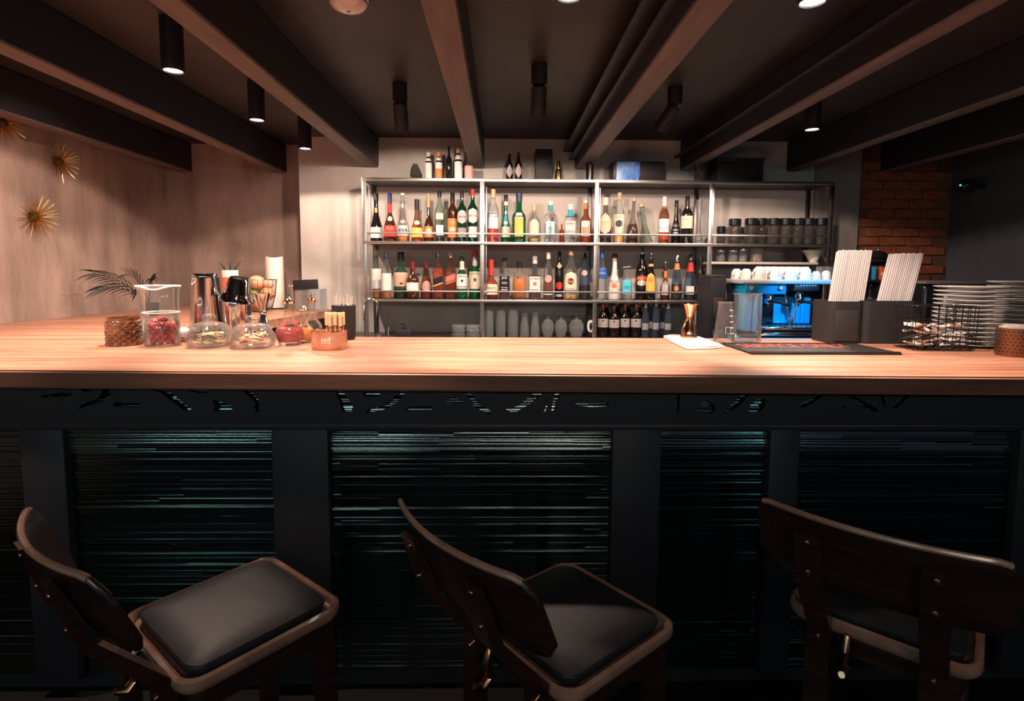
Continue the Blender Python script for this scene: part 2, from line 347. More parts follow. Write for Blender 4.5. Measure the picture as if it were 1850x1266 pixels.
MB().box(-2.8, 3.6, -.06, .1, 0, .07).build('plinth', BLACK, bf)
MB().box(-2.8, 3.6, .055, .68, .0, 1.07).build('carcass', BLACK, bf)
STRIP = principled('green_glass_edge', (.115, .15, .145), .17, 1.0, .5)
rnd = random.Random(3)
def glass_strips(x0, x1):
    mb = MB(); z = .07
    while z < 1.06:
        h = rnd.uniform(.006, .0125); x = x0
        rowoff = rnd.uniform(-.004, .004)
        while x < x1:
            L = rnd.choice((.12, .25, .45, .7, 1.0)); e = min(x+L, x1)
            off = rowoff+rnd.uniform(-.0018, .0018); tl = rnd.uniform(-.0014, .0014); bulge = rnd.uniform(.0012, .0036) if (z > .84 or rnd.random() < .05) else rnd.uniform(0, .00035)
            tp = h*math.tan(R(rnd.uniform(8, 24))) if z > .84 and rnd.random() < .8 else 0
            loops = []
            for xx, o2 in ((x, off-tl), (e, off+tl)):
                loops.append([(xx, -.05, z), (xx, -.088+o2, z), (xx, -.088+o2-bulge*(.2 if tp else .8)+tp*.22, z+h*.22), (xx, -.088+o2-bulge*(.3 if tp else 1)+tp*.5, z+h*.5), (xx, -.088+o2-bulge*(.2 if tp else .75)+tp*.8, z+h*.8), (xx, -.088+o2+tp*.97, z+h*.97), (xx, -.05, z+h)])
            mb.loft(loops); x = e
        z += h
    return mb
edges = [(-2.1, -1.56), (-1.42, -.75), (-.566, .372), (.535, .90), (1.0, 1.75), (1.9, 2.9)]
for a, b in edges:
    g = glass_strips(a-.09, b+.09).build('glass_panel', STRIP, bf); g['kind'] = 'stuff'
# inner face of the left wing and wing shelf
tag(MB().poly([(XL+.01, 2.72), (-1.66, 2.72), (-1.43, YB-.01), (-1.66, YB-.01), (-1.66, YL-.01), (XL+.01, YL-.01)], 0, ZC-.06).build('wing_cabinet', BLACK), 'black cabinet body under the left wing of the bar', 'cabinet')

# back counter
bc = thing('back_counter', 'dark back counter below the bottle shelves', 'counter', (.9, 4.2, 0))
MB().bbox(-2.28, 2.08, -.68, .395, .90, .94, .004).build('top', principled('dark_stone', (.03, .028, .03), .3), bc)
MB().box(-2.28, 2.08, -.64, .395, 0, .90).build('body', BLACK, bc)

# ------------------------------------------------------------------ shelf unit
su = thing('bottle_shelf', 'open steel shelf unit full of bottles against the back wall', 'shelf', (0, 4.25, 0))
PX = [-1.035, -.145, .724, 1.60, 2.53]; ZS = [2.145, 1.672, 1.232]
for i, x in enumerate(PX):
    z0 = .94 if i < 5 else .94
    for dy in (0, .33):
        MB().bbox(x-.016, x+.016, dy, dy+.018, z0, 2.145, .002).build('upright', STEEL if i < 4 and dy == 0 else DSTEEL, su)
for k, z in enumerate(ZS):
    xe = PX[4] if k < 2 else PX[3]
    MB().bbox(PX[0]-.016, xe+.016, -.004, .02, z-.022, z, .002).build('front_bar', STEEL, su)
    MB().box(PX[0]-.016, xe+.016, .02, .335, z-.016, z).build('shelf_board', principled('shelf_black', (.02, .018, .018), .5), su)
    if k:
        for a, b in zip(PX, PX[1:]):
            if b > xe+.01: continue
            MB().bbox(a+.016, b-.016, -.002, .010, z+.055, z+.067, .002).build('guard_rail', STEEL, su)
for a in PX[:4]:
    MB().bbox(a+.024, a+.034, .03, .04, 1.235, 2.09, .002).build('hanging_rod', STEEL, su)
MB().bbox(PX[3]+.016, PX[3]+.85, .0, .3, 1.515, 1.533, .003).build('cup_shelf', noisy('pale_board', (.5, .44, .38), (.6, .52, .46), (1, 8, 8), 5, .5), su)
# ------------------------------------------------------------------ bottles
PROF = dict(
 wine=[(.9, 0), (1, .012), (1, .60), (.95, .65), (.6, .71), (.38, .76), (.33, .82), (.33, .93)],
 tall=[(.9, 0), (1, .012), (1, .55), (.9, .63), (.55, .72), (.38, .80), (.34, .93)],
 cognac=[(.95, 0), (1, .02), (1, .24), (.93, .33), (.66, .45), (.45, .56), (.36, .70), (.34, .93)],
 bell=[(.95, 0), (1, .02), (.98, .2), (.85, .34), (.5, .48), (.3, .58), (.27, .93)],
 onion=[(.9, 0), (1, .03), (1, .30), (.9, .40), (.62, .48), (.36, .55), (.32, .93)],
 short=[(.95, 0), (1, .015), (1, .50), (.92, .56), (.55, .63), (.4, .68), (.38, .92)],
 square=[(.93, 0), (1, .012), (1, .60), (.9, .66), (.5, .71), (.38, .75), (.36, .93)],
 flask=[(.85, 0), (1, .05), (1, .50), (.88, .62), (.5, .70), (.34, .74), (.33, .93)],
 cone=[(.95, 0), (1, .02), (.95, .35), (.75, .55), (.45, .72), (.34, .85), (.33, .93)],
 slim=[(.9, 0), (1, .01), (1, .62), (.85, .70), (.6, .78), (.5, .84), (.5, .95)],
 erlen=[(.95, 0), (1, .02), (.8, .15), (.5, .42), (.42, .55), (.40, .95)])
GL = dict(dark=principled('dark_bottle', (.010, .007, .007), .09, 0, .6), brown=principled('brown_bottle', (.06, .018, .008), .09, 0, .6),
 green=principled('green_bottle', (.004, .075, .022), .09, 0, .6), dgreen=principled('dark_green_bottle', (.004, .028, .016), .09, 0, .6),
 amber=glass('amber_glass', (.75, .36, .12)), clear=CLEAR, clearg=glass('green_tint_glass', (.62, .74, .66)), teal=glass('teal_glass', (.35, .72, .6)),
 white=principled('white_bottle', (.78, .76, .75), .25, 0, .5), smoke=SMOKE, blueg=glass('blue_tint_glass', (.5, .66, .85)))
LQ = dict(amber=principled('whisky', (.42, .13, .03), .12, 0, .6), red=principled('red_liqueur', (.5, .03, .02), .12, 0, .6), dk=principled('dark_rum', (.07, .02, .01), .12, 0, .6),
 gold=principled('golden_liquor', (.62, .36, .10), .12, 0, .6), water=glass('water', (.86, .9, .9), 1, .02, 1.33), orange=principled('orange_liquor', (.7, .24, .06), .12, 0, .6))
def rad(prof, z):
    for (r0, z0), (r1, z1) in zip(prof, prof[1:]):
        if z0 <= z <= z1: return r0+(r1-r0)*(z-z0)/max(z1-z0, 1e-6)
    return prof[-1][0]
C = dict(k=(.015, .015, .018), w=(.78, .77, .74), cream=(.75, .66, .50), red=(.62, .05, .04), org=(.75, .25, .08), gold=(.6, .4, .14), navy=(.02, .03, .10), blue=(.03, .12, .5),
 teal=(.02, .38, .48), mar=(.18, .02, .025), tan=(.62, .42, .22), silver=(.5, .48, .47), yel=(.8, .5, .12), pink=(.75, .4, .36), cyan=(.12, .55, .75), grn=(.03, .25, .1), grey=(.30, .27, .26), peach=(.8, .5, .36), brn=(.12, .05, .03))
def bottle(u, vtop, wpx, zbase, Y, kind, gl, lab, cap='k', capz=.86, liq=None, labels=(), group=None, name='bottle', pour=False, lean=0, n=18, foil=None, X=None):
    p = at(u, vtop, Y=Y); h = p.z-zbase; r = wpx*Y/F/2; x = p.x if X is None else X
    t = thing(name, lab, 'bottle', (x, Y, zbase), face_cam(x, Y), group)
    if lean: t.rotation_euler = (0, lean, face_cam(x, Y)); t.location.z += abs(math.sin(lean))*r
    pr = PROF[kind]; sup = 6 if kind == 'square' else None
    top = .93 if not pour else .88
    pts = [(0, 0)]+[(a*r, b*h*(top/.93)) for a, b in pr]+[(0, pr[-1][1]*h*(top/.93))]
    MB().lathe(pts, n if not sup else 24, None, sup).build('glass_body', GL[gl], t)
    if liq:
        lq, fz = liq; q = [(a*r*.93, b*h) for a, b in pr if b <= fz]+[(rad(pr, fz)*r*.93, fz*h)]
        MB().lathe([(0, .004)]+[(a, max(b, .004)) for a, b in q]+[(0, fz*h)], n if not sup else 24, None, sup).build('liquid', LQ[lq], t)
    if foil:
        c, z0, z1 = foil; zz = [z0+(z1-z0)*k/4 for k in range(5)]
        MB().lathe([(rad(pr, z)*r*1.04+.0004, z*h) for z in zz], n).build('neck_foil', flat(C[c]), t)
    rn = pr[-1][0]*r
    if pour:
        MB().lathe([(0, .86*h), (rn*1.25, .86*h), (rn*1.25, .895*h), (rn*.6, .905*h), (rn*.45, .98*h), (rn*.25, h), (0, h)], 10, T(0, 0, 0)).build('pourer', CHROME if cap == 's' else BLACKG, t)
    elif cap:
        cm = COPPER if cap == 'cu' else (CHROME if cap == 's' else flat(C[cap], .35))
        MB().lathe([(rn*1.02, capz*h), (rn*1.16, capz*h), (rn*1.16, (1-.006)*h), (rn*1.05, h), (0, h)], 14).build('cap', cm, t)
    for L in labels:
        shp, z0, z1, wf, c = L[:5]; txt = L[5] if len(L) > 5 else None; slant = 0
        mb = MB(); rows, cols = (10, 8); g = []
        a = math.atan(wf) if sup else math.asin(min(wf, .97))
        for i in range(rows+1):
            tt = i/rows; z = z0+(z1-z0)*tt
            if shp == 'o': k = math.sqrt(max(1-(2*tt-1)**2, .003))
            elif shp == 'd': k = max(1-abs(2*tt-1), .03)
            elif shp == 'a': k = 1 if tt < .6 else math.sqrt(max(1-((tt-.6)/.4)**2, .003))
            else: k = 1
            for j in range(cols+1):
                th = a*k*(2*j/cols-1); zz = z*h+(math.tan(R(16))*r*math.sin(th)*1.5 if shp == 's' else 0)
                q = (abs(math.cos(th))**6+abs(math.sin(th))**6)**(-1/6) if sup else 1
                rr = (rad(pr, zz/h)*r*1.0+.0012)*q
                g.append((rr*math.sin(th), -rr*math.cos(th), zz))
        fs = [(i*(cols+1)+j, i*(cols+1)+j+1, (i+1)*(cols+1)+j+1, (i+1)*(cols+1)+j) for i in range(rows) for j in range(cols)]
        lb = mb.add(g, fs).build('label', flat(C[c] if isinstance(c, str) else c), t)
        if txt:
            body, tc, tw, tz = txt; vs, tf, asp = text_mesh(body); W_ = tw*2*r; o = []
            sc_y = 1.5
            for sx, sy in vs:
                zz = (z0+(z1-z0)*tz)*h+sy*W_*sc_y+(math.tan(R(16))*sx*W_ if shp == 's' else 0); s_ = sx*W_
                rr = rad(pr, min(max(zz/h, 0), 1))*r+.0022
                if sup: o.append((s_, -rr, zz))
                else: th = s_/rr; o.append((rr*math.sin(th), -rr*math.cos(th), zz))
            MB().add(o, tf).build('lettering', flat(C[tc]), lb, smooth=False)
    return t
GA = 'bottles on the upper shelf'; GB = 'bottles on the lower shelf'; YBt = 4.39
CNT = [0]
def stag():
    CNT[0] += 1; return YBt+(.035 if CNT[0] % 2 else -.035)
def A(*a, **k): return bottle(a[0], a[1], a[2], ZS[1]+.0008, stag(), a[3], a[4], a[5], group=GA, **k)
def B(*a, **k): return bottle(a[0], a[1], a[2], ZS[2]+.0008, stag(), a[3], a[4], a[5], group=GB, **k)
A(679, 348.6, 22, 'cognac', 'dark', 'dark long-necked cognac bottle with white label, leftmost on the upper shelf', labels=[('r', .08, .30, .9, 'w'), ('r', .6, .7, .5, 'gold')], capz=.84)
A(704, 348.6, 24, 'bell', 'brown', 'brown bottle with red label and navy cap on the upper shelf', cap='navy', capz=.8, labels=[('r', .1, .33, .9, 'red', ('MARTELL', 'peach', .6, .75)), ('o', .42, .52, .6, 'cream')], foil=('red', .6, .78))
A(727, 349, 25, 'bell', 'clear', 'clear tear-shaped bottle with white label, dark name strip and rosy liquor', cap='w', capz=.95, liq=('orange', .12), labels=[('r', .13, .34, .8, 'w'), ('r', .21, .27, .62, 'k', ('MARTELL', 'w', .5, .5)), ('o', .38, .46, .6, 'silver')])
A(753, 360, 21, 'cognac', 'amber', 'short amber bottle with cream label and dark neck on the upper shelf', cap='k', capz=.75, liq=('gold', .3), labels=[('r', .1, .33, .92, 'yel'), ('o', .4, .5, .7, 'cream')], foil=('brn', .55, .78))
A(774, 350, 19, 'bell', 'brown', 'squat brandy bottle with slim tan stopper and orange label', cap='tan', capz=.72, labels=[('r', .1, .33, .9, 'org'), ('o', .13, .3, .6, 'cream')])
A(794, 345, 18, 'tall', 'clearg', 'greenish clear bottle with square white labels, sixth on the upper shelf', cap='k', capz=.88, liq=('dk', .3), labels=[('r', .13, .33, .7, 'w'), ('r', .44, .56, .7, 'cream')])
A(817.5, 348, 20, 'wine', 'brown', 'brown bottle with orange and gold label on the upper shelf', cap='k', capz=.78, labels=[('r', .1, .48, .85, 'org'), ('r', .22, .3, .6, 'cream'), ('d', .34, .46, .5, 'gold')])
A(834.5, 345, 17.5, 'wine', 'dgreen', 'dark green vermouth bottle with silver round label and black cap', cap='k', capz=.86, labels=[('o', .36, .62, .9, 'silver', ('MARTINI', 'mar', .75, .5)), ('r', .1, .28, .8, 'grey')])
A(854, 342, 19, 'wine', 'dgreen', 'dark green vermouth bottle with white round label and red cap', cap='red', capz=.88, labels=[('o', .36, .64, .94, 'w', ('MARTINI', 'red', .8, .5)), ('r', .1, .3, .85, 'w')])
A(891, 342, 21, 'tall', 'clear', 'clear bottle with red bitter in its base and black name band', cap='tan', capz=.84, liq=('red', .26), labels=[('r', .26, .56, .86, (.62, .68, .68)), ('r', .47, .55, .9, 'k', ('CAMPARI', 'w', .8, .5))])
A(914, 352, 18, 'cognac', 'green', 'green tapering bottle with white neck foil and blue oval label', cap='k', capz=.88, labels=[('o', .34, .6, .7, 'teal'), ('r', .12, .34, .9, 'cream'), ('o', .38, .46, .5, 'w')], foil=('w', .78, .86))
A(938, 349, 25, 'short', 'green', 'broad green bottle with blue cap, blue strip and yellow label', cap='navy', capz=.83, labels=[('r', .12, .5, .6, 'yel'), ('r', .46, .54, .8, 'navy', ('BECHER', 'w', .6, .5)), ('r', .54, .6, .5, 'cream')])
A(965, 371, 23.5, 'flask', 'clear', 'clear flask-shaped bottle with cork and big cream label', cap='tan', capz=.86, liq=('gold', .12), labels=[('a', .2, .62, .8, 'cream')])
A(994.6, 363, 22, 'square', 'clear', 'clear square tequila bottle with teal neck band and teal label', cap='w', capz=.9, liq=('water', .45), labels=[('r', .18, .5, .65, 'w'), ('r', .2, .4, .5, 'teal'), ('r', .42, .47, .5, 'teal')], foil=('teal', .78, .89))
A(1015, 400, 8.5, 'short', 'amber', 'tiny amber miniature bottle between two tequila bottles', cap='tan', capz=.88, liq=('amber', .3))
A(1031, 369, 22.5, 'square', 'clear', 'stout clear tequila bottle with wide white cap and silver label', cap='w', capz=.86, liq=('water', .4), labels=[('r', .22, .56, .8, 'silver', ('OLMECA', 'k', .6, .8)), ('r', .24, .32, .8, 'w')], foil=('teal', .68, .85))
A(1059, 362, 21, 'short', 'amber', 'amber tequila bottle with orange neck band and pale framed label', cap='w', capz=.93, liq=('amber', .48), labels=[('r', .17, .52, .72, 'w'), ('r', .22, .38, .55, 'org')], foil=('org', .8, .92))
A(1094.6, 357, 22.5, 'short', 'smoke', 'brownish bottle with cream cap and round peach label', cap='cream', capz=.83, liq=('dk', .42), labels=[('o', .2, .66, .9, 'peach', ('BACKDOOR', 'org', .6, .55))])
A(1119.7, 348, 20, 'tall', 'clear', 'pale bottle with cork, cream label and dark picture', cap='tan', capz=.86, liq=('gold', .3), labels=[('r', .2, .57, .92, 'cream', ('LILLET', 'org', .6, .87)), ('o', .32, .46, .6, 'navy')])
A(1143, 358, 22, 'bell', 'smoke', 'dark slender-necked decanter with cork on the upper shelf', cap='tan', capz=.93, liq=('dk', .42), lean=R(2))
A(1170, 369, 22, 'erlen', 'clearg', 'green-tinted corked flask leaning left on the upper shelf', cap='tan', capz=.92, lean=R(-9))
A(1201, 355, 18.5, 'tall', 'amber', 'slim golden bottle with white cap and white-blue label', cap='w', capz=.74, liq=('gold', .5), labels=[('r', .24, .52, .9, 'w'), ('r', .3, .38, .88, (.45, .5, .7))])
A(1222.6, 362, 17.5, 'cognac', 'dark', 'black bottle printed with white lettering on the upper shelf', cap='k', capz=.86, labels=[('r', .2, .5, .8, 'k', ('LEROUX', 'w', .7, .75)), ('r', .24, .27, .5, 'silver'), ('r', .31, .335, .6, 'silver')])
A(1242.5, 354, 20.5, 'wine', 'dark', 'black wine-shaped bottle with cream label, last dark one before the glass vase', cap='k', capz=.8, labels=[('r', .32, .58, .93, 'cream', ('GRAHAM', 'org', .6, .75)), ('d', .72, .8, .3, 'w')])
v = at(1264, 361, Y=YBt)
tv = thing('glass_vase', 'tall slim clear glass vase at the right end of the upper shelf bottles', 'vase', (v.x, YBt, ZS[1]+.0008))
hv = v.z-ZS[1]
MB().lathe([(0, 0), (.036, 0), (.034, .03), (.018, .11), (.016, hv*.6), (.024, hv), (.022, hv), (.014, hv*.6), (.016, .11), (.03, .03), (0, .008)], 18).build('glass_body', CLEARD, tv)

B(680, 452.5, 18, 'tall', 'clear', 'clear whisky bottle with white label over a blue panel, leftmost below', cap='cream', capz=.9, liq=('amber', .2), labels=[('r', .2, .62, .92, 'w'), ('r', .2, .38, .93, (.06, .16, .32))])
B(697, 456, 18.5, 'tall', 'clear', 'clear whisky bottle with navy stopper and plain white label', cap='navy', capz=.86, liq=('amber', .18), labels=[('r', .18, .55, .95, 'w')])
B(724, 455, 27, 'short', 'teal', 'broad teal-green whisky bottle with peach label', cap='k', capz=.8, liq=('dk', .2), labels=[('r', .26, .56, .92, 'peach'), ('r', .50, .555, .93, 'cream'), ('r', .3, .34, .2, 'mar')])
B(745, 473, 22.5, 'short', 'brown', 'small round-shouldered dark whisky bottle with maroon cap and white label', cap='mar', capz=.8, labels=[('r', .2, .44, .92, 'w')])
B(770, 475, 21, 'cone', 'amber', 'small faceted pinkish bottle with maroon cap and silver label', cap='mar', capz=.85, liq=('amber', .3), labels=[('o', .18, .5, .8, 'pink')])
B(791, 457, 19, 'square', 'amber', 'square amber whisky bottle with slanted black label', cap='k', capz=.88, liq=('amber', .66), labels=[('s', .34, .47, .95, 'k'), ('s', .30, .33, .95, 'gold')])
B(814, 456, 19, 'square', 'amber', 'square amber whisky bottle with slanted red label', cap='cream', capz=.88, liq=('amber', .54), labels=[('s', .38, .51, .95, (.75, .2, .17)), ('s', .34, .365, .95, 'gold')])
B(834.6, 457, 19.5, 'short', 'green', 'green whiskey bottle with pourer and white label, name in dark letters', pour=True, labels=[('r', .28, .54, .93, 'w', ('JAMESON', 'k', .75, .8)), ('r', .22, .27, .9, 'silver'), ('r', .37, .42, .2, 'k')], foil=('cream', .64, .82))
B(858, 452, 21, 'short', 'green', 'green whiskey bottle with red cap and cream label', cap='red', capz=.86, labels=[('r', .2, .56, .95, 'cream', ('JAMESON', 'k', .8, .86)), ('d', .34, .44, .3, 'brn')], foil=('silver', .68, .85))
B(887, 469, 26, 'onion', 'amber', 'stout bourbon bottle with long red wax neck and cream label', cap='red', capz=.6, liq=('amber', .5), labels=[('r', .12, .38, .9, 'cream', ("Maker's", 'brn', .7, .7)), ('r', .2, .205, .7, 'brn')])
B(911.5, 466, 20, 'square', 'clear', 'square whiskey bottle with black label and white ornament', cap='k', capz=.92, liq=('dk', .45), labels=[('r', .14, .56, .93, 'k', ('JACK', 'w', .5, .88)), ('o', .36, .42, .5, 'silver'), ('r', .27, .285, .55, 'w'), ('r', .21, .235, .55, 'w'), ('r', .16, .18, .45, 'w')])
B(939, 472, 25.5, 'flask', 'clear', 'round-shouldered bottle half full of amber whiskey without a label', cap='k', capz=.84, liq=('orange', .55))
B(966.7, 462, 22, 'square', 'clear', 'square bourbon bottle with white cap and white label', cap='w', capz=.82, liq=('dk', .55), labels=[('r', .15, .52, .93, 'w', ('JIM BEAM', 'k', .75, .84)), ('o', .3, .4, .3, 'org'), ('r', .2, .22, .6, 'k')])
B(991, 456, 17.5, 'tall', 'clear', 'slim rum bottle with cream cap, brown label and pale circle', cap='cream', capz=.86, liq=('dk', .5), labels=[('r', .2, .5, .9, 'brn'), ('o', .36, .52, .7, 'pink'), ('r', .1, .12, .9, 'w')])
B(1011, 454, 16.5, 'wine', 'dark', 'black rum bottle with gilt neck and red round label', cap='k', capz=.9, labels=[('o', .2, .36, .75, 'red'), ('r', .05, .1, .7, 'silver'), ('d', .64, .76, .8, 'gold')])
B(1032, 452, 22.5, 'tall', 'clear', 'clear rum bottle with cork and large cream label, red emblem', cap='tan', capz=.9, liq=('gold', .1), labels=[('a', .2, .56, .93, 'cream'), ('o', .3, .44, .5, 'mar', ('Havana', 'cream', .5, .5)), ('r', .22, .235, .6, 'red')])
B(1057, 456, 21, 'tall', 'blueg', 'dim bluish bottle with pourer and small pink seal', pour=True, liq=('dk', .3), labels=[('o', .5, .62, .5, 'pink'), ('r', .3, .48, .8, (.05, .08, .12))])
B(1088, 454, 18.5, 'tall', 'clear', 'clear vodka bottle with blue cap and blue label', cap='blue', capz=.86, liq=('water', .5), labels=[('r', .44, .66, .93, 'blue', ('FINLANDIA', 'w', .8, .5))])
B(1111, 458, 23, 'cognac', 'white', 'white opaque coconut rum bottle with brown-orange picture', cap='mar', capz=.9, labels=[('r', .34, .44, .8, 'w', ('MALIBU', 'brn', .75, .5)), ('o', .24, .36, .42, 'org'), ('r', .16, .175, .7, 'grey')])
B(1133.5, 477, 18.5, 'short', 'clear', 'short bottle with wide grey stopper and cyan label', cap=None, liq=('water', .4), labels=[('r', .16, .55, .8, 'cyan'), ('r', .3, .4, .5, 'teal')])
pp = at(1133.5, 480, Y=YBt)
MB().bbox(-.034, .034, -.02, .02, 0, .022, .008).build('bottle_stopper', DSTEEL, [o for o in bpy.data.objects if o.get('label', '').startswith('short bottle with wide')][0], (0, 0, (pp.z-ZS[2])*.90), (0, R(-6), 0))
B(1161, 446, 22.5, 'tall', 'dark', 'black cream-liqueur bottle with pourer and red-white label', pour=True, cap='s', labels=[('r', .2, .45, .9, 'k'), ('a', .36, .46, .85, 'red', ('BAILEYS', 'cream', .7, .45)), ('o', .26, .37, .7, 'cream')])
B(1177, 455, 18, 'cone', 'dark', 'dark coffee-liqueur bottle with yellow label and gold neck ring', pour=True, cap='s', labels=[('a', .18, .56, .9, 'yel'), ('o', .36, .48, .6, 'org')], foil=('yel', .70, .75))
B(1203, 471, 17, 'onion', 'brown', 'small dark bitters bottle with orange neck and tilted pale label', pour=True, cap='s', labels=[('r', .12, .42, .7, (.55, .5, .5)), ('r', .36, .46, .85, 'grey')], foil=('org', .56, .74))
B(1224, 461, 19.5, 'cone', 'blueg', 'conical dark bottle with silver cap and orange ring', cap='s', capz=.86, liq=('dk', .36), labels=[('o', .2, .32, .4, 'org')], foil=('org', .68, .82))
B(1248.6, 459, 21.5, 'cone', 'blueg', 'conical clear bottle with silver cap, red ring and white label', cap='s', capz=.87, liq=('dk', .3), labels=[('r', .12, .3, .7, 'w')], foil=('red', .62, .82))
B(1267, 462, 14, 'wine', 'dark', 'plain black bottle in the dark at the right end of the lower shelf', cap='k', capz=.82)

# on top of the shelf unit
ZT = ZS[0]+.0008; GT = 'small bottles on top of the shelf unit'; YT = 4.40
def TT(*a, **k): return bottle(a[0], a[1], a[2], ZT, YT, a[3], a[4], a[5], group=GT, **k)
TT(774, 275, 12, 'slim', 'dark', 'slim bitters bottle with cream cap and tall white label on top of the shelf', cap='cream', capz=.84, labels=[('r', .06, .62, .95, 'w'), ('r', .68, .78, .9, 'w')])
TT(792.5, 275, 12.5, 'slim', 'dark', 'slim bitters bottle with orange cap and orange-white label', cap='org', capz=.84, labels=[('r', .06, .42, .95, 'org'), ('r', .42, .64, .95, 'w'), ('r', .7, .8, .9, 'w')])
TT(811, 265, 10.5, 'wine', 'dark', 'thin black bottle between two white-labelled bitters bottles', cap='k', capz=.9)
TT(828, 269, 14, 'slim', 'dark', 'taller bitters bottle with amber cap and white label on the shelf top', cap='tan', capz=.86, labels=[('r', .05, .6, .95, 'w'), ('r', .66, .8, .9, 'w')])
TT(847, 278, 15, 'short', 'clear', 'pale bottle with slim white neck, right of the bitters bottles', cap='w', capz=.86, liq=('water', .5), labels=[('r', .05, .55, .93, 'pink')])
TT(920.6, 278, 12.5, 'tall', 'dark', 'dark bottle with pale diamond label, left one of a pair', cap='k', labels=[('d', .12, .6, .95, (.36, .31, .33))])
TT(937, 276, 12.5, 'tall', 'dark', 'dark bottle with pale diamond label and reddish cap, right one of a pair', cap='mar', labels=[('d', .12, .6, .95, (.42, .34, .35))])
def on_top(u0, u1, v, Y=YT):
    a = at(u0, v, Y=Y); b = at(u1, v, Y=Y); return (a.x+b.x)/2, (b.x-a.x)/2, a.z-ZT
x, r_, h = on_top(740, 760, 296)
tv = thing('glass_votive', 'small round glass votive on top of the shelf, left', 'votive', (x, YT, ZT))
MB().lathe([(0, 0), (r_*.7, 0), (r_, h*.35), (r_*.8, h*.7), (r_*.4, h), (r_*.36, h), (r_*.74, h*.68), (r_*.92, h*.35), (0, .01)], 18).build('glass_body', SMOKE, tv)
x, r_, h = on_top(967, 997, 272)
tv = thing('gift_box', 'dark cardboard bottle box with faint script on top of the shelf', 'box', (x, YT, ZT))
MB().bbox(-r_, r_, -.06, .06, 0, h, .003).build('carton', flat((.018, .014, .015)), tv)
SCR = flat((.16, .13, .13))
for row, (zz, w) in enumerate(((.62, .7), (.36, .8))):
    MB().tube([(r_*w*(2*k/24-1), -.0615, zz*h+(.006 if row == 0 else .009)*math.sin(k*1.9+row)) for k in range(25)], .0012, 4).build('script_mark', SCR, tv)
x, r_, h = on_top(1003, 1015, 291)
tv = thing('brass_shaker', 'small brass shaker glinting in the dark on top of the shelf', 'shaker', (x, YT, ZT))
MB().lathe([(0, 0), (r_, 0), (r_, h*.5), (r_*.7, h*.62), (0, h*.62)], 16).build('cup', BRASS, tv)
MB().lathe([(0, h*.62), (r_*.55, h*.62), (r_*.6, h*.9), (r_*.4, h), (0, h)], 16).build('lid', BRASS, tv)
x, r_, h = on_top(1058, 1073, 298)
tv = thing('black_cup', 'black tumbler on the shelf top beside the stepped beam', 'cup', (x, YT, ZT))
MB().lathe([(0, 0), (r_*.9, 0), (r_, h), (r_*.92, h), (r_*.84, .006), (0, .006)], 18).build('body', BLACKG, tv)
MB().lathe([(r_*1.0, h-.004), (r_*1.03, h-.002), (r_*1.0, h+.001), (r_*.93, h)], 18).build('rim', BLACKG, tv)
x, r_, h = on_top(1104, 1197, 294)
tv = thing('speaker_box', 'dark box with a shiny blue film on its front, on the shelf top', 'box', (x, YT, ZT))
MB().bbox(-r_, r_, -.08, .1, 0, h, .012).build('cabinet', flat((.022, .02, .022), .4), tv)
BLUEREFL = noisy('blue_reflection', (.01, .12, .5), (.25, .42, .75), (6, 1, 3), 3, .15, .7, .2)  # blue light reflected on the box front, painted as a coloured patch
MB().add([(-r_*.86, -.0815, .006), (-.03*r_, -.0815, .006), (.02*r_, -.0815, h*.35), (.03*r_, -.0815, h-.006), (-r_*.86, -.0815, h-.006)], [(0, 1, 2, 3, 4)]).build('reflection', BLUEREFL, tv)
x, r_, h = on_top(1250, 1281, 296)
tv = thing('glass_dish', 'dim glass dish in shadow on top of the shelf, right', 'dish', (x, YT, ZT))
MB().lathe([(0, 0), (r_*.5, 0), (r_*.6, .01), (r_, h), (r_*.96, h), (r_*.55, .016), (0, .014)], 20).build('bowl', SMOKE, tv)
MB().tube([(r_*math.cos(a*PI/12), r_*math.sin(a*PI/12), h) for a in range(24)], .003, 5, None, True).build('rim', SMOKE, tv)
x, r_, h = on_top(1290, 1372, 288)
tv = thing('storage_box', 'black storage box in the dark corner of the shelf top', 'box', (x, YT, ZT))
MB().bbox(-r_, r_, -.08, .12, 0, h*.85, .006).build('carton', flat((.016, .018, .02)), tv)
MB().bbox(-r_-.004, r_+.004, -.084, .124, h*.85+.0005, h, .004).build('lid', flat((.02, .022, .025)), tv)

# canister jars, right bay of the upper shelf
def jar(u, vtop, w, z, Y, lab, group, lid=BLACKG, fill=None, gl=SMOKE, lidf=.26):
    p = at(u, vtop, Y=Y); h = p.z-z; r = w*Y/F/2
    t = thing('canister_jar', lab, 'jar', (p.x, Y, z), 0, group)
    MB().lathe([(0, 0), (r*.9, 0), (r, .008), (r, h*(1-lidf)-.008), (r*.9, h*(1-lidf)), (r*.86, h*(1-lidf)), (r*.95, h*(1-lidf)-.01), (r*.95, .012), (0, .01)], 20).build('glass_body', gl, t)
    MB().lathe([(0, .0105), (r*.93, .0105), (r*.93, h*.16), (0, h*.16)], 16).build('contents', fill or principled('green_coffee', (.02, .06, .035), .6), t)
    MB().lathe(cyl(r*1.02, h*(1-lidf)+.0005, h, .004), 20).build('lid', lid, t)
    MB().lathe([(r*1.0, h*(1-lidf)-.004), (r*1.03, h*(1-lidf)-.002), (r*1.0, h*(1-lidf))], 20).build('clamp_ring', CHROME, t)
    return t
jn = ['first from the left', 'second from the left', 'half hidden behind the second one', 'fourth from the left', 'fifth from the left', 'sixth from the left', 'seventh from the left', 'rightmost beside the shelf end']
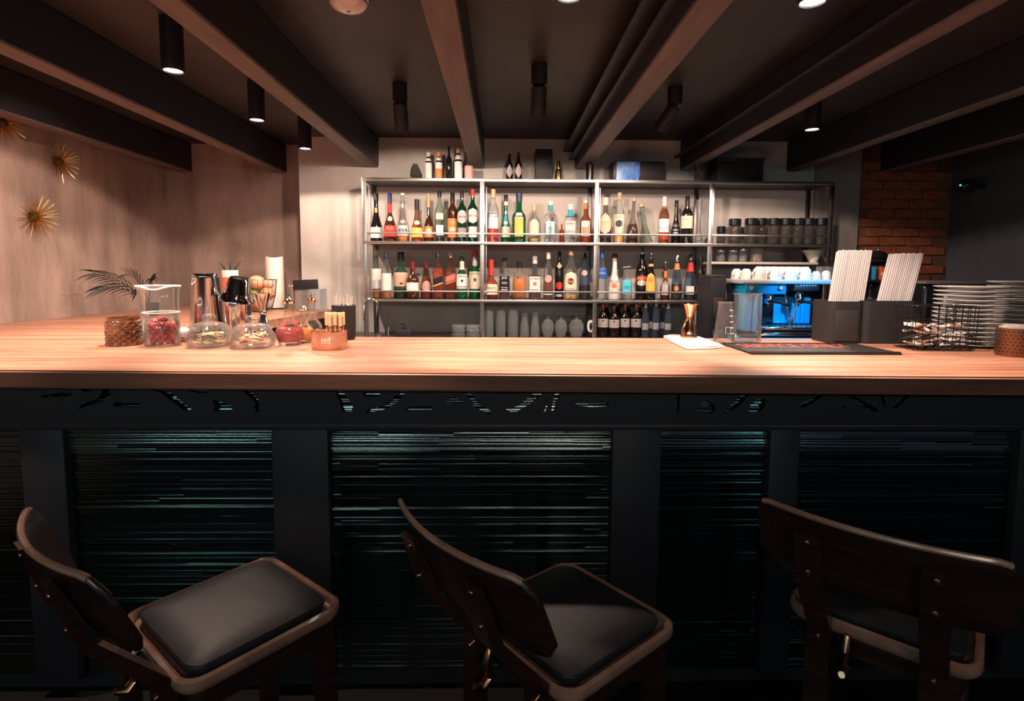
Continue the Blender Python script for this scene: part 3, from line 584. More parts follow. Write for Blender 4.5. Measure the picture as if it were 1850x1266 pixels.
for i, u in enumerate((1328, 1357, 1375, 1398, 1420, 1442, 1461, 1484)):
    jar(u, 394.5 + (0 if i else 1), 21, ZS[1]+.0008, 4.42 if i != 2 else 4.50, 'black-lidded glass canister in the right shelf bay, '+jn[i], 'black-lidded canisters on the shelf', gl=SMOKE)
jar(1303, 409, 15, ZS[1]+.0008, 4.40, 'low dark canister beside the steel upright, smallest of the canister row', 'black-lidded canisters on the shelf', lidf=.35)
for i, (u, v, w, lab, fl) in enumerate(((1302, 451, 16, 'small glass spice jar, first on the pale cup shelf', (.35, .25, .15)), (1324, 451, 17, 'small glass spice jar, second on the pale cup shelf', (.4, .28, .16)), (1342, 449, 15, 'small glass jar with pale salt on the cup shelf', (.6, .5, .45)))):
    jar(u, v, w, 1.5338, 4.37, lab, 'spice jars on the cup shelf', CHROME, flat(fl), CLEARD, .14)
p = at(1367, 449, Y=4.37); t = thing('spice_glass', 'glass holding orange cinnamon sticks on the cup shelf', 'jar', (p.x, 4.37, 1.5338))
h = p.z-1.5338; MB().lathe([(0, 0), (.045, 0), (.05, h), (.047, h), (.042, .005), (0, .005)], 18).build('glass_body', CLEARD, t)
rd = random.Random(5); CIN = flat((.6, .2, .08))
for k in range(9):
    a = rd.uniform(0, 6.28); q = rd.uniform(-.03, .03); MB().tube([(q, rd.uniform(-.02, .02), .008), (q+rd.uniform(-.03, .03)*.6, rd.uniform(-.02, .02), h*rd.uniform(.6, .95))], .004, 6).build('cinnamon_stick', CIN, t)
p = at(1470, 452, Y=4.40); t = thing('sauce_boat', 'white sauce boat with ring handle on the cup shelf', 'sauce boat', (p.x, 4.40, 1.5338))
h = p.z-1.5338
MB().lathe([(0, 0), (.03, 0), (.03, .008), (.06, h*.6), (.085, h), (.08, h), (.05, h*.55), (0, .02)], 22).build('bowl', CERAMIC, t)
MB().lathe([(0, h-.004), (.078, h-.004), (0, h-.003)], 18).build('sauce', flat((.6, .33, .08)), t)
MB().tube([(.07+.028*math.cos(a*PI/6)+.02, -.02, h*.62+.025*math.sin(a*PI/6)) for a in range(12)], .006, 6, None, True).build('handle', CERAMIC, t)
p = at(1435, 450, Y=4.45); t = thing('grey_dish', 'dark grey dish standing on edge on the cup shelf', 'dish', (p.x, 4.47, 1.5345))
MB().lathe([(0, 0), (.05, .0), (.07, .01), (.073, .012), (.05, .004), (0, .004)], 26, T(0, 0, .073) @ Matrix.Rotation(R(80), 4, 'X')).build('plate', flat((.10, .085, .09)), t)
MB().box(-.02, .02, -.02, .02, 0, .01).build('stand', CERAMIC, t)
# ------------------------------------------------------------------ things on the bar top
ZB = ZC+.0006
def cxat(u, Y): return at(u, 560, Y=Y).x
def zat(u, v, Y): return at(u, v, Y=Y).z
def px(n, Y): return n*Y/F
# hobnail glasses
def hobnail(r, h, wall=.9, rows=9, n=26, lip=.12):
    def f(a, z): return 1+.06*math.cos(a*13+ (PI if int(z/(h/rows)) % 2 else 0))*(1 if z < h*(1-lip) else 0)
    pr = [(0, 0), (r*.96, 0)]+[(r*(1+.02*(k % 2)), h*(1-lip)*k/(rows*2)+.001) for k in range(rows*2+1)]+[(r*.96, h*(1-lip*.8)), (r*.98, h), (r*.92, h), (r*.88, h*.5), (r*.86, .01), (0, .01)]
    return MB().lathe(pr, 52, None, None, f)
Y = 2.36; x = cxat(222, Y); h = zat(222, 573, Y)-ZB
t = thing('candle_glass', 'brown hobnail candle glass, leftmost on the bar top', 'candle glass', (x, Y, ZB))
hobnail(px(27, Y), h).build('glass_body', noisy('brown_hobnail', (.10, .035, .018), (.28, .12, .06), (1, 1, 1), 25, .12, .8, coat=.5), t)
MB().lathe(cyl(px(21, Y), .0115, h*.5), 20).build('wax', flat((.25, .11, .06)), t)
Y = 2.35; x = cxat(291, Y); h = zat(291, 563, Y)-ZB; r_ = px(29, Y)
t = thing('berry_jar', 'open hobnail glass jar filled with red dried berries', 'jar', (x, Y, ZB))
MB().lathe([(0, 0), (r_*.95, 0), (r_, .006), (r_, h*.72), (r_*.9, h*.8), (r_*.92, h*.86), (r_*1.03, h*.97), (r_*1.02, h), (r_*.9, h*.97), (r_*.86, h*.8), (r_*.95, h*.7), (r_*.95, .008), (0, .007)], 40, None, None, lambda a, z: 1+.018*math.cos(a*14)*math.cos(z*220) if .006 < z < h*.7 else 1).build('glass_body', CLEAR, t)
MB().tube([(r_*1.0*math.cos(2*PI*k/40), r_*1.0*math.sin(2*PI*k/40), h*.985) for k in range(40)], .0028, 6, None, True).build('rim', principled('frosted_rim2', (.8, .78, .75), .15, 0, .6), t)
ico = MB(); bmm = bmesh.new(); bmesh.ops.create_icosphere(bmm, subdivisions=1, radius=1)
for vv in bmm.verts: vv.co *= 1+.18*math.sin(vv.index*5.1)
bmm.verts.index_update(); ico.add([vv.co.copy() for vv in bmm.verts], [[q.index for q in f.verts] for f in bmm.faces]); bmm.free()
BERRY = [noisy('berry_%d' % k, c, tuple(min(1, q*1.7) for q in c), (1, 1, 1), 3, .6) for k, c in enumerate(((.30, .03, .035), (.16, .025, .02), (.42, .07, .07)))]
bme = []
for m in BERRY: q = ico.mesh('berry'); q.materials.append(m); bme.append(q)
rb = random.Random(2); nb = 0
for lay in range(6):
    for k in range(11 if lay < 5 else 5):
        a = k*2*PI/11+lay*.3; rr = (r_*.90-.0135)*(1 if lay < 5 else .55)*(1 if k % 3 else .93)
        o = link('dried_berry', bme[rb.randrange(3)], None, (x+rr*math.cos(a), Y+rr*math.sin(a), ZB+.02+lay*h*.122), (rb.uniform(0, 6), rb.uniform(0, 6), 0)); sc = rb.uniform(.0125, .0145); o.scale = (sc, sc, sc*.9)
        tag(o, 'red dried berry inside the open hobnail jar', 'berry', 'dried berries in the jar'); nb += 1
# board, cloth and mixing glass
t = thing('wooden_tray', 'small wooden board under the white cloth behind the berry jar', 'tray', (-1.50, 2.535, ZB))
MB().bbox(-.155, .115, -.085, .085, 0, .014, .003).build('board', RIMWOOD, t)
tag(MB().bbox(-.15, .105, -.075, .075, 0, .035, .012).build('folded_cloth', LINEN, None, (-1.50, 2.535, ZB+.0148)), 'white folded cloth on the wooden board at left', 'cloth')
Y = 2.60; x = cxat(301, Y); r_ = px(34, Y); zb = ZB+.0502; h = zat(301, 516, Y)-zb; Y=2.545
t = thing('mixing_glass', 'tall clear mixing glass with pouring lip on the white cloth', 'mixing glass', (x, Y, zb), R(20))
lip = lambda a, z: 1+.13*max(0, math.cos(a+PI/2))**10*max(0, (z-h*.85)/(h*.15))
MB().lathe([(0, 0), (r_*.84, 0), (r_*.86, .01), (r_*.9, h*.5), (r_*.93, h*.9), (r_*1.0, h), (r_*.95, h-.001), (r_*.88, h*.9), (r_*.86, h*.5), (r_*.8, .03), (0, .028)], 40, None, None, lip).build('glass_body', CLEAR, t)
MB().tube([(r_*.98*lip(2*PI*k/48, h)*math.cos(2*PI*k/48), r_*.98*lip(2*PI*k/48, h)*math.sin(2*PI*k/48), h-.014*max(0, math.cos(2*PI*k/48+PI/2))**10) for k in range(48)], .0045, 6, None, True).build('rim', principled('frosted_rim', (.8, .76, .72), .2, 0, .6), t)
# shakers
Y = 2.58; x = cxat(374, Y); h = zat(368, 494, Y)-ZB; r0 = px(30, Y); r1 = px(22, Y)
t = thing('shaker_tin', 'tall polished shaker tin standing upside down', 'shaker', (x, Y, ZB))
MB().lathe([(r0*.96, 0), (r0, .002), (r0, .008), (r1*1.02, h*.93), (r1*1.04, h*.94), (r1, h*.985), (r1*.93, h), (r1*.5, h-.004), (0, h-.004)], 36).build('tin', GUNMETAL, t)
MB().lathe([(r0*1.01, .004), (r0*1.03, .007), (r0*1.01, .010)], 36).build('rolled_rim', CHROME, t)
Y = 2.56; x = cxat(428, Y); h = zat(428, 537, Y)-ZB; r0 = px(25, Y)
t = thing('cobbler_shaker', 'polished shaker with a tilted cap resting on top', 'shaker', (x, Y, ZB))
MB().lathe([(0, 0), (r0*.84, 0), (r0*.88, .006), (r0*.98, h*.9), (r0, h), (r0*.95, h), (r0*.8, .01), (0, .01)], 32).build('tin', GUNMETAL, t)
hh = zat(428, 497, Y)-ZB-h
MB().lathe([(r0*1.25, 0), (r0*1.22, .008), (r0*.95, .03), (r0*.88, .036), (r0*.72, hh*.95), (r0*.6, hh*1.04), (r0*.3, hh*1.06), (0, hh*1.06)], 32).build('tilted_cap', GUNMETAL, t, (0, 0, h-.012), (R(6), R(13), 0))
# squat lidded jars
def squat(u0, u1, vb, vt, Yj, lab, cols):
    x = (cxat(u0, Yj)+cxat(u1, Yj))/2; r = px((u1-u0)/2, Yj); h = zat((u0+u1)/2, vt, Yj)-ZB
    t = thing('lidded_jar', lab, 'jar', (x, Yj, ZB))
    MB().lathe([(0, 0), (r*.8, 0), (r*.94, .008), (r, .025), (r*.97, h*.38), (r*.82, h*.55), (r*.78, h*.58), (r*.72, h*.58), (r*.76, h*.54), (r*.92, h*.37), (r*.95, .026), (r*.86, .012), (0, .008)], 36).build('glass_body', CLEAR, t)
    MB().tube([(r*.86*math.cos(2*PI*k/40), r*.86*math.sin(2*PI*k/40), h*.605) for k in range(40)], .0022, 5, None, True).build('lid_seam', CLEARD, t)
    ld = MB().lathe([(r*.70, h*.585), (r*.86, h*.59), (r*.87, h*.62), (r*.7, h*.70), (r*.25, h*.78), (0, h*.78)], 36).build('lid', CLEAR, t)
    MB().lathe([(0, h*.785), (r*.16, h*.785), (r*.15, h*.82), (r*.30, h*.88), (r*.32, h*.94), (r*.22, h), (0, h)], 24).build('knob', CLEAR, ld)
    rj = random.Random(int(u0))
    for k in range(22):
        a = rj.uniform(0, 2*PI); q = rj.uniform(.0, .5)*r; z = .016+h*.30*k/22; L = rj.uniform(.55, .9)*r
        pts = [(q*math.cos(a)+L*math.cos(a+1.7)*(s-.5), q*math.sin(a)+L*math.sin(a+1.7)*(s-.5), z+.006*math.sin(s*PI)) for s in (0, .25, .5, .75, 1)]
        lp = [[(p[0]+.010*math.cos(a), p[1]+.010*math.sin(a), p[2]), (p[0], p[1], p[2]+.0022), (p[0]-.007*math.cos(a), p[1]-.007*math.sin(a), p[2]), (p[0], p[1], p[2]-.0012)] for p in pts]
        o = MB().loft(lp).build('citrus_peel', flat(cols[k % len(cols)]), None, (x, Yj, ZB)); tag(o, 'strip of dried peel inside the '+('pale' if u0 < 400 else 'orange')+' lidded jar', 'peel', 'peel in the '+('left' if u0 < 400 else 'right')+' lidded jar')
squat(338, 415, 625, 567, 2.31, 'squat clear jar with knobbed lid and pale dried peel, left one', ((.55, .40, .16), (.45, .33, .16), (.62, .50, .28)))
squat(416, 494, 627, 570, 2.29, 'squat clear jar with knobbed lid and orange peel, right one', ((.72, .36, .15), (.66, .28, .10), (.75, .45, .25)))
# steel jigger
def jigger(x, Y, h, r, mat, lab):
    t = thing('bell_jigger', lab, 'jigger', (x, Y, ZB))
    MB().lathe([(r*.93, 0), (r*.98, 0), (r*.98, h*.1), (r*.82, h*.3), (r*.42, h*.52), (r*.36, h*.55)], 28).build('lower_cup', mat, t)
    MB().lathe([(r*.36, h*.55), (r*.46, h*.57), (r*.46, h*.60), (r*.38, h*.62)], 24).build('waist_ring', mat, t)
    MB().lathe([(r*.38, h*.62), (r*.55, h*.75), (r*.9, h*.97), (r*1.02, h), (r*.95, h), (r*.5, h*.76), (0, h*.64)], 28).build('upper_cup', mat, t)
Y = 2.56; jigger(cxat(475, Y), Y, zat(475, 530, Y)-ZB, px(14, Y), CHROME, 'silver bell jigger behind the right lidded jar')
# dasher bottles
def dasher(u, vt, vsh, w, Yd, lab, liq, fill, cap=CHROME, gl=CLEAR):
    x = cxat(u, Yd); r = px(w/2, Yd); h = zat(u, vt, Yd)-ZB
    t = thing('dasher_bottle', lab, 'bottle', (x, Yd, ZB), 0, 'dasher bottles on the bar top')
    MB().lathe([(0, 0), (r*.8, 0), (r*.84, .012), (r, h*.16), (r, h*.28), (r*.85, h*.36), (r*.45, h*.46), (r*.34, h*.54), (r*.32, h*.80), (r*.36, h*.82), (r*.30, h*.82), (0, h*.82)], 28).build('glass_body', gl, t)
    MB().lathe([(0, .014), (r*.8, .014), (r*.94, h*.16), (r*.94, min(h*.28, h*fill)), (r*.8, h*fill), (0, h*fill)], 24).build('liquid', liq, t)
    MB().lathe([(0, h*.82), (r*.42, h*.82), (r*.44, h*.87), (r*.2, h*.9), (r*.09, h*.95), (r*.05, h), (0, h)], 16).build('dasher_top', cap, t)
dasher(522, 532, 0, 48, 2.38, 'dasher bottle with dark pink bitters, nearest on the bar', principled('pink_bitters', (.42, .06, .06), .1, 0, .6), .34)
dasher(549, 548, 0, 34, 2.46, 'smaller dasher bottle with orange bitters just behind the pink one', principled('orange_bitters', (.68, .24, .04), .1, 0, .6), .36)
dasher(563, 531, 0, 36, 2.56, 'dasher bottle with copper top behind the orange one', principled('clear_bitters', (.2, .13, .11), .1, 0, .6), .2, COPPER)
# copper dish with wooden pegs
Y = 2.27; x = cxat(594, Y); r_ = px(31.5, Y); h = zat(594, 597, Y)-ZB
t = thing('copper_dish', 'low round copper-tinted glass dish in front of the black cup', 'dish', (x, Y, ZB))
MB().lathe([(0, 0), (r_*.95, 0), (r_, .008), (r_, h*.45), (r_*.99, h*.47), (r_*.99, h), (r_*.94, h), (r_*.93, .01), (0, .01)], 36).build('bowl', noisy('copper_glass', (.55, .22, .13), (.66, .3, .19), (1, 1, 1), 9, .18, .6, metal=.25, coat=.5), t)
MB().tube([(r_*.97*math.cos(2*PI*k/40), r_*.97*math.sin(2*PI*k/40), h) for k in range(40)], .0025, 6, None, True).build('rim', COPPER, t)
peg = MB().lathe(cyl(.0078, 0, .052, .0015), 10).mesh('wooden_peg'); peg.materials.append(BEECH)
zt = zat(603, 563, Y+.02)
for k in range(16):
    a = k*2*PI/10 if k < 10 else k*2*PI/6; rr = .034 if k < 10 else .016
    o = link('wooden_peg', peg, None, (x+.018+rr*math.cos(a), Y+.02+rr*math.sin(a), zt-.056+random.uniform(-.003, .003))); o.scale = (1, 1, 1.0)
    st = MB().tube([(0, 0, -(zt-.056-ZB)+.016), (0, 0, .001)], .0022, 5).build('stick', BEECH, o)
    tag(o, 'pale wooden peg on a stick standing in the copper dish', 'peg', 'wooden pegs in the copper dish')
# black cup with stirrers
Y = 2.58; x = cxat(621, Y); r_ = px(21, Y); h = zat(621, 552, Y)-ZB
t = thing('stirrer_cup', 'black cup holding blue and pink stirrers', 'cup', (x, Y, ZB))
MB().lathe([(0, 0), (r_*.85, 0), (r_*.95, .01), (r_, h), (r_*.93, h), (r_*.88, .012), (0, .012)], 28).build('cup_body', RUBBER, t)
MB().tube([(r_*.965*math.cos(2*PI*k/28), r_*.965*math.sin(2*PI*k/28), h) for k in range(28)], .003, 5, None, True).build('rim', RUBBER, t)
rs = random.Random(9); scol = [(.02, .09, .35), (.02, .09, .35), (.7, .25, .2), (.8, .7, .6)]
for k in range(14):
    a = k*2*PI/14; rr = r_*.6; c = scol[k % 4]; e = Vector((rr*1.25*math.cos(a), rr*1.25*math.sin(a), h+.045+rs.uniform(-.01, .012))); b = Vector((rr*.8*math.cos(a), rr*.8*math.sin(a), .02))
    o = thing('drink_stirrer', ('blue' if k % 4 < 2 else 'pink' if k % 4 == 2 else 'pale')+' stirrer standing in the black cup', 'stirrer', (x, Y, ZB), 0, 'stirrers in the black cup')
    MB().tube([b, e], .0016, 5).build('shaft', flat((.78, .6, .5)), o)
    MB().lathe([(0, -.008), (.007, -.004), (.007, .004), (0, .008)], 8).build('knob', flat(c), o, b.lerp(e, .72))
# things on the left wing
Y = 4.25; x = cxat(470, Y); r_ = px(29, Y); h = zat(470, 505, Y)-ZB
t = thing('fruit_basket', 'dark wire basket full of fruit on the bar wing', 'basket', (x, Y, ZB))
for k in range(20):
    a = 2*PI*k/20; MB().tube([(r_*q*math.cos(a), r_*q*math.sin(a), z) for q, z in ((.35, .004), (.7, .03), (.92, h*.55), (1, h))], .0018, 5).build('wire', DSTEEL, t)
for q, z in ((.36, .004), (.72, .034), (.9, h*.5), (1, h)):
    MB().tube([(r_*q*math.cos(2*PI*k/28), r_*q*math.sin(2*PI*k/28), z) for k in range(28)], .0028 if z > .1 else .002, 5, None, True).build('wire_ring', DSTEEL, t)
def fruit(dx, dy, dz, r, c, lab, nm, asp=1.0):
    t = thing(nm, lab, 'fruit', (x+dx, Y+dy, ZB+dz))
    MB().lathe([(r*math.sin(PI*k/12)*(1 if k else 0), -r*asp*math.cos(PI*k/12)+r) for k in range(12)]+[(0, r*asp+r)], 20).build('skin', noisy(nm+'_skin'+str(int(c[0]*99)), c, tuple(q*.8 for q in c), (1, 1, 1), 30, .45, .4, .1), t)
    MB().lathe([(0, r*asp+r-.002), (.005, r*asp+r-.001), (.003, r*asp+r+.003), (0, r*asp+r+.003)], 8).build('stem_end', flat((.25, .2, .08)), t)
fruit(-.015, -.02, .02, .055, (.72, .28, .09), 'orange at the bottom of the wire basket', 'orange')
fruit(.055, .01, .085, .052, (.74, .34, .16), 'orange at the right in the wire basket', 'orange')
fruit(-.055, .02, .09, .048, (.28, .36, .09), 'green lime at the left in the wire basket', 'lime')
fruit(-.02, 0, .165, .060, (.80, .47, .30), 'pale peach-coloured grapefruit on top of the basket', 'grapefruit', .85)
fruit(.06, .02, .17, .042, (.78, .48, .30), 'small pale orange on top right of the basket', 'orange', .85)
Y = 4.62; x = cxat(498, Y); r_ = px(15.5, Y); h = zat(498, 463, Y)-ZB-.01
t = thing('pillar_candle', 'tall white pillar candle with melted uneven rim', 'candle', (x, Y, ZB+.0105))
def wob(a, z): return 1+.02*math.sin(3*a)
WAX = principled('candle_wax', (.86, .80, .74), .5, 0, .4); WAX.node_tree.nodes['Principled BSDF'].inputs['Subsurface Weight'].default_value = .15
mbc = MB(); n = 28; rings = []
for q, z in ((1.03, 0), (1, .01), (.99, h*.5), (1, h*.93), (.95, h), (.82, h*.985), (.7, h*.95)):
    rings.append([(r_*q*math.cos(2*PI*k/n), r_*q*math.sin(2*PI*k/n), z+(.007*math.sin(2*PI*k/n*2+1) if z > h*.97 else 0)) for k in range(n)])
mbc.loft(rings).build('wax_body', WAX, t)
MB().tube([(0, 0, h*.94), (.003, 0, h*.99)], .002, 5).build('wick', BLACK, t)
tag(MB().lathe([(0, 0), (r_*1.25, 0), (r_*1.35, .01), (r_*1.25, .01), (0, .004)], 28).build('candle_plate', BLACKG, None, (x, Y, ZB)), 'small black plate under the white candle', 'plate')
bpy.data.objects['pillar_candle'].location.z = ZB+.005
Y = 4.47; x = cxat(545, Y); r_ = px(17, Y); h = zat(545, 518, Y)-ZB
t = thing('tin_bucket', 'small tin bucket heaped with white petals', 'bucket', (x, Y, ZB))
MB().lathe([(0, 0), (r_*.75, 0), (r_*.78, .006), (r_*.98, h*.95), (r_*1.04, h), (r_*.95, h), (r_*.74, .008), (0, .008)], 28).build('pail', STEEL, t)
for z in (.35, .7): MB().lathe([(r_*(.78+.21*z), h*z-.003), (r_*(.78+.21*z)+.0025, h*z), (r_*(.78+.21*z), h*z+.003)], 28).build('band', STEEL, t)
pet = MB().loft([[(-.3, -.1, 0), (.3, -.1, 0), (.3, .1, .05), (-.3, .1, .05)], [(-.8, 0, .5), (.8, 0, .5), (.8, .15, .55), (-.8, .15, .55)], [(-.3, .1, 1), (.3, .1, 1), (.3, .2, 1), (-.3, .2, 1)]]).mesh('petal'); pet.materials.append(flat((.70, .74, .55)))
rp = random.Random(4); mbp = MB()
for k in range(90):
    a = rp.uniform(0, 6.28); q = math.sqrt(rp.random())*r_*1.15; z = h+.028*(1-(q/r_/1.15)**2)+rp.uniform(-.006, .006)
    mt = T(q*math.cos(a), q*math.sin(a), z) @ Euler((rp.uniform(0, 6), rp.uniform(0, 6), rp.uniform(0, 6))).to_matrix().to_4x4() @ Matrix.Scale(.013, 4)
    mbp.add([v.co for v in pet.vertices], [tuple(p.vertices) for p in pet.polygons], mt)
o = mbp.build('petals', pet.materials[0], None, (x, Y, ZB)); tag(o, 'heap of pale petals filling the tin bucket', 'petals', None, 'stuff')
Y = 4.33; x = -1.475
t = thing('acrylic_box', 'clear acrylic box with a black sign panel on top', 'box', (x, Y, ZB), R(-6))
za = zat(588, 522, Y)-ZB; zt = zat(588, 505, Y)-ZB
for a in ((-.10, -.097, -.06, .06), (.097, .10, -.06, .06), (-.10, .10, -.063, -.06), (-.10, .10, .06, .063)): MB().box(*a, 0, za).build('pane', CLEARD, t)
MB().bbox(-.105, .105, -.066, .066, za+.0005, za+.006, .002).build('lid', CLEARD, t)
MB().bbox(-.10, .10, -.070, -.064, za-.002, zt, .002, Matrix.Rotation(R(-3), 4, 'Y')).build('sign_panel', BLACK, t)
# spice cup behind the shakers
Y = 3.6; x = cxat(418, Y); r_ = px(14, Y); h = zat(418, 488, Y)-ZB
t = thing('printed_cup', 'white cup with red print behind the capped shaker', 'cup', (x, Y, ZB))
MB().lathe([(0, 0), (r_*.8, 0), (r_, h), (r_*.93, h), (r_*.74, .008), (0, .008)], 24).build('cup_body', CERAMIC, t)
MB().lathe([(r_*.9+.0008, h*.45), (r_*.97+.0008, h*.86)], 24).build('red_print', flat((.7, .14, .08)), t)
for k in range(6):
    a = k*1.05; MB().tube([(r_*.4*math.cos(a), r_*.4*math.sin(a), .02), (r_*.7*math.cos(a), r_*.7*math.sin(a), h+.01), (r_*1.5*math.cos(a), r_*1.5*math.sin(a), h+.06)], [.003, .004, .0008], 5).build('leaf', LEAF, t)
# palm
t = thing('potted_palm', 'dark green palm with feathery fronds against the left wall', 'plant', (-2.42, 3.85, ZB)); t.scale = (.72, .72, .8)
MB().lathe([(0, 0), (.07, 0), (.085, .11), (.078, .11), (.066, .01), (0, .01)], 24).build('pot', BLACK, t)
MB().lathe([(0, .096), (.077, .096), (0, .1)], 18).build('soil', flat((.02, .015, .01)), t)
rp = random.Random(11)
def leaflet(t, p, d, L, w):
    d = d.normalized(); s = d.cross(Vector((.3, 1, .2))).normalized(); lp = []
    for k in range(6):
        u = k/5; c = p+d*L*u+Vector((0, 0, -.35*L*u*u)); ww = w*math.sin(PI*(.12+.86*u))
        nn = d.cross(s).normalized()*.0012
        lp.append([c-s*ww, c+nn, c+s*ww, c-nn])
    MB().loft(lp).build('leaf', LEAF, t)
def frond(t, base, tip, arch, n, L):
    base, tip = Vector(base), Vector(tip); mid = (base+tip)/2+Vector((0, 0, arch)); P = []
    for k in range(15):
        u = k/14; P.append(base*(1-u)**2+mid*2*u*(1-u)+tip*u*u)
    MB().tube(P, [.005*(1-.8*k/14) for k in range(15)], 6).build('frond_stem', LEAF, t)
    for k in range(n):
        u = .3+.7*k/(n-1); i = min(int(u*14), 13); p = P[i].lerp(P[i+1], u*14-i); d = (P[i+1]-P[i]).normalized()
        for sg in (1, -1):
            q = d*(.75+.5*u)+Vector((.15*sg, .45*sg, .28*sg)); leaflet(t, p, q, L*(1-.45*abs(u-.55))*rp.uniform(.85, 1.1), .006)
frond(t, (0, 0, .1), (-.32, -.22, .36), .10, 9, .19)
frond(t, (0, 0, .1), (-.24, -.30, .24), .12, 8, .16)
frond(t, (0, 0, .1), (-.05, -.2, .36), .12, 8, .16)
frond(t, (0, 0, .1), (.12, -.14, .32), .14, 8, .14)
frond(t, (0, 0, .1), (-.22, .2, .22), .14, 7, .16)
# ------------------------------------------------------------------ right side of the bar top
tn = thing('folded_napkin', 'white folded napkin under the copper jigger', 'napkin', (.87, 2.46, ZB))
def cloth(z0, z1, inset):
    pts = [(-.085, .185), (.075, .190), (.085-inset, -.13), (.02, -.175), (-.10+inset, -.20+inset)]
    bm2 = bmesh.new(); lo = [bm2.verts.new((a, b, z0)) for a, b in pts]; hi = [bm2.verts.new((a, b, z1)) for a, b in pts]; bm2.faces.new(lo[::-1]); bm2.faces.new(hi)
    for k in range(5): bm2.faces.new((lo[k], lo[(k+1) % 5], hi[(k+1) % 5], hi[k]))
    bmesh.ops.bevel(bm2, geom=bm2.edges[:], offset=.0028, segments=2, affect='EDGES'); me = bpy.data.meshes.new('fold'); bm2.to_mesh(me); bm2.free(); me.materials.append(LINEN); return me
link('fold', cloth(0, .008, 0), tn); link('fold', cloth(.0082, .016, .012), tn)
Y = 2.55; jx = cxat(1246, Y); ZBo = ZB; ZB = ZBo+.0165; jigger(jx, Y, zat(1246, 549, Y)-ZB, px(15.5, Y), COPPER, 'copper bell jigger standing on the white napkin'); ZB = ZBo
tm = thing('bar_mat', 'black rubber bar mat with red lettering', 'bar mat', (1.285, 2.28, ZB))
MB().bbox(-.30, .30, -.145, .145, 0, .008, .003).build('mat', RUBBER, tm)
for yy in (-.135, .135): MB().bbox(-.30, .30, yy-.005, yy+.005, .008, .011, .001).build('edge_ridge', RUBBER, tm)
vs, fs, asp = text_mesh('SERVICE ONLY')
MB().add([(sx*.47, sy*.47*2.1, 0) for sx, sy in vs], fs).build('lettering', flat((.75, .12, .09)), tm, (-.03, .055, .0089), smooth=False)
# glass beakers
def beaker(u, Yb, vt, w0, w1, lab, marks=False, handle=False):
    x = cxat(u, Yb); h = zat(u, vt, Yb)-ZB; a = px(w0/2, Yb); b = px(w1/2, Yb)
    t = thing('glass_pitcher' if handle else 'glass_beaker', lab, 'pitcher' if handle else 'beaker', (x, Yb, ZB))
    MB().lathe([(0, 0), (a*.92, 0), (a, .010), (b*1.0, h*.95), (b*1.06, h), (b*1.0, h), (b*.93, h*.94), (a*.93, .016), (0, .010)], 36).build('glass_body', CLEAR, t)
    MB().tube([(b*1.03*math.cos(2*PI*k/32), b*1.03*math.sin(2*PI*k/32), h) for k in range(32)], .003, 6, None, True).build('rim', CLEAR, t)
    if marks:
        for k in range(5):
            rr = a+(b-a)*(.25+.14*k)+.0015; MB().bbox(.2*rr, .62*rr, -rr*.93, -rr*.90, h*(.25+.14*k), h*(.25+.14*k)+.004, .0008).build('scale_mark', CERAMIC, t)
        MB().tube([(-.012, -a*.98, .05), (.01, -a*.98, .05), (.01, -a*.98, .078), (-.012, -a*.98, .078)], .0011, 4, None, True).build('maker_mark', CERAMIC, t)
    if handle: MB().tube([(b*.95, 0, h*.92), (b*1.35, 0, h*.88), (b*1.45, 0, h*.6), (a*1.2, 0, h*.25), (a*.98, 0, h*.2)], .006, 8).build('handle', CLEAR, t)
beaker(1310, 2.47, 546, 38, 25, 'conical glass beaker with white scale marks', True)
beaker(1350, 2.52, 531, 52, 46, 'larger clear glass pitcher in front of the blue-lit coffee machine')
# straw caddy and straws
t = thing('straw_caddy', 'black plastic bar caddy holding two bundles of straws', 'caddy', (1.685, 2.565, ZB))
ho = zat(1575, 543, 2.48)-ZB
def tub(x0, x1, y0, y1, h, nm):
    w, d = x1-x0, y1-y0; o = rrect(w, d, .03); i = rrect(w-.012, d-.012, .026); c = ((x0+x1)/2, (y0+y1)/2)
    L = lambda pts, z: [(p[0]+c[0], p[1]+c[1], z) for p in pts]
    MB().loft([L(i, .006), L(i, h-.001), L(o, h), L(o, .004), L(rrect(w-.008, d-.008, .026), 0)]).build(nm, RUBBER, t)
tub(-.185, -.03, -.085, .085, ho*.98, 'compartment'); tub(-.03, .215, -.085, .085, ho, 'compartment')
MB().bbox(-.165, -.06, -.092, -.0855, ho*.06, ho*.78, .003).build('front_plate', principled('caddy_front', (.03, .028, .028), .5), t)
straw = MB().lathe([(.0031, 0), (.0036, 0), (.0036, 1), (.0031, 1), (.0031, 0)], 8).mesh('straw')
STRAWM = principled('straw_plastic', (.50, .47, .47), .4, 0, .4); straw.materials.append(STRAWM)
rs = random.Random(8)
for bi, (u, vt, lean) in enumerate(((1534, 450, 1.588), (1629, 454, 1.805))):
    xb = cxat(u, 2.56); zt = zat(u, vt, 2.56)
    side = 'left' if bi == 0 else 'right'
    for j in range(4):
        for i in range(15 if bi == 0 else 14):
            xx = lean+(i-7)*.0093; yy = 2.525+j*.016+rs.uniform(-.002, .002); L = zt-ZB-.012+rs.uniform(-.004, .004)
            o = link('straw', straw, None, (xx, yy, ZB+.0065), (0, math.atan((xb-lean)/L)+0, 0)); o.scale = (1.15, 1.15, L)
            tag(o, 'translucent white straw in the '+side+' bundle of the black caddy', 'straw', side+' bundle of straws')
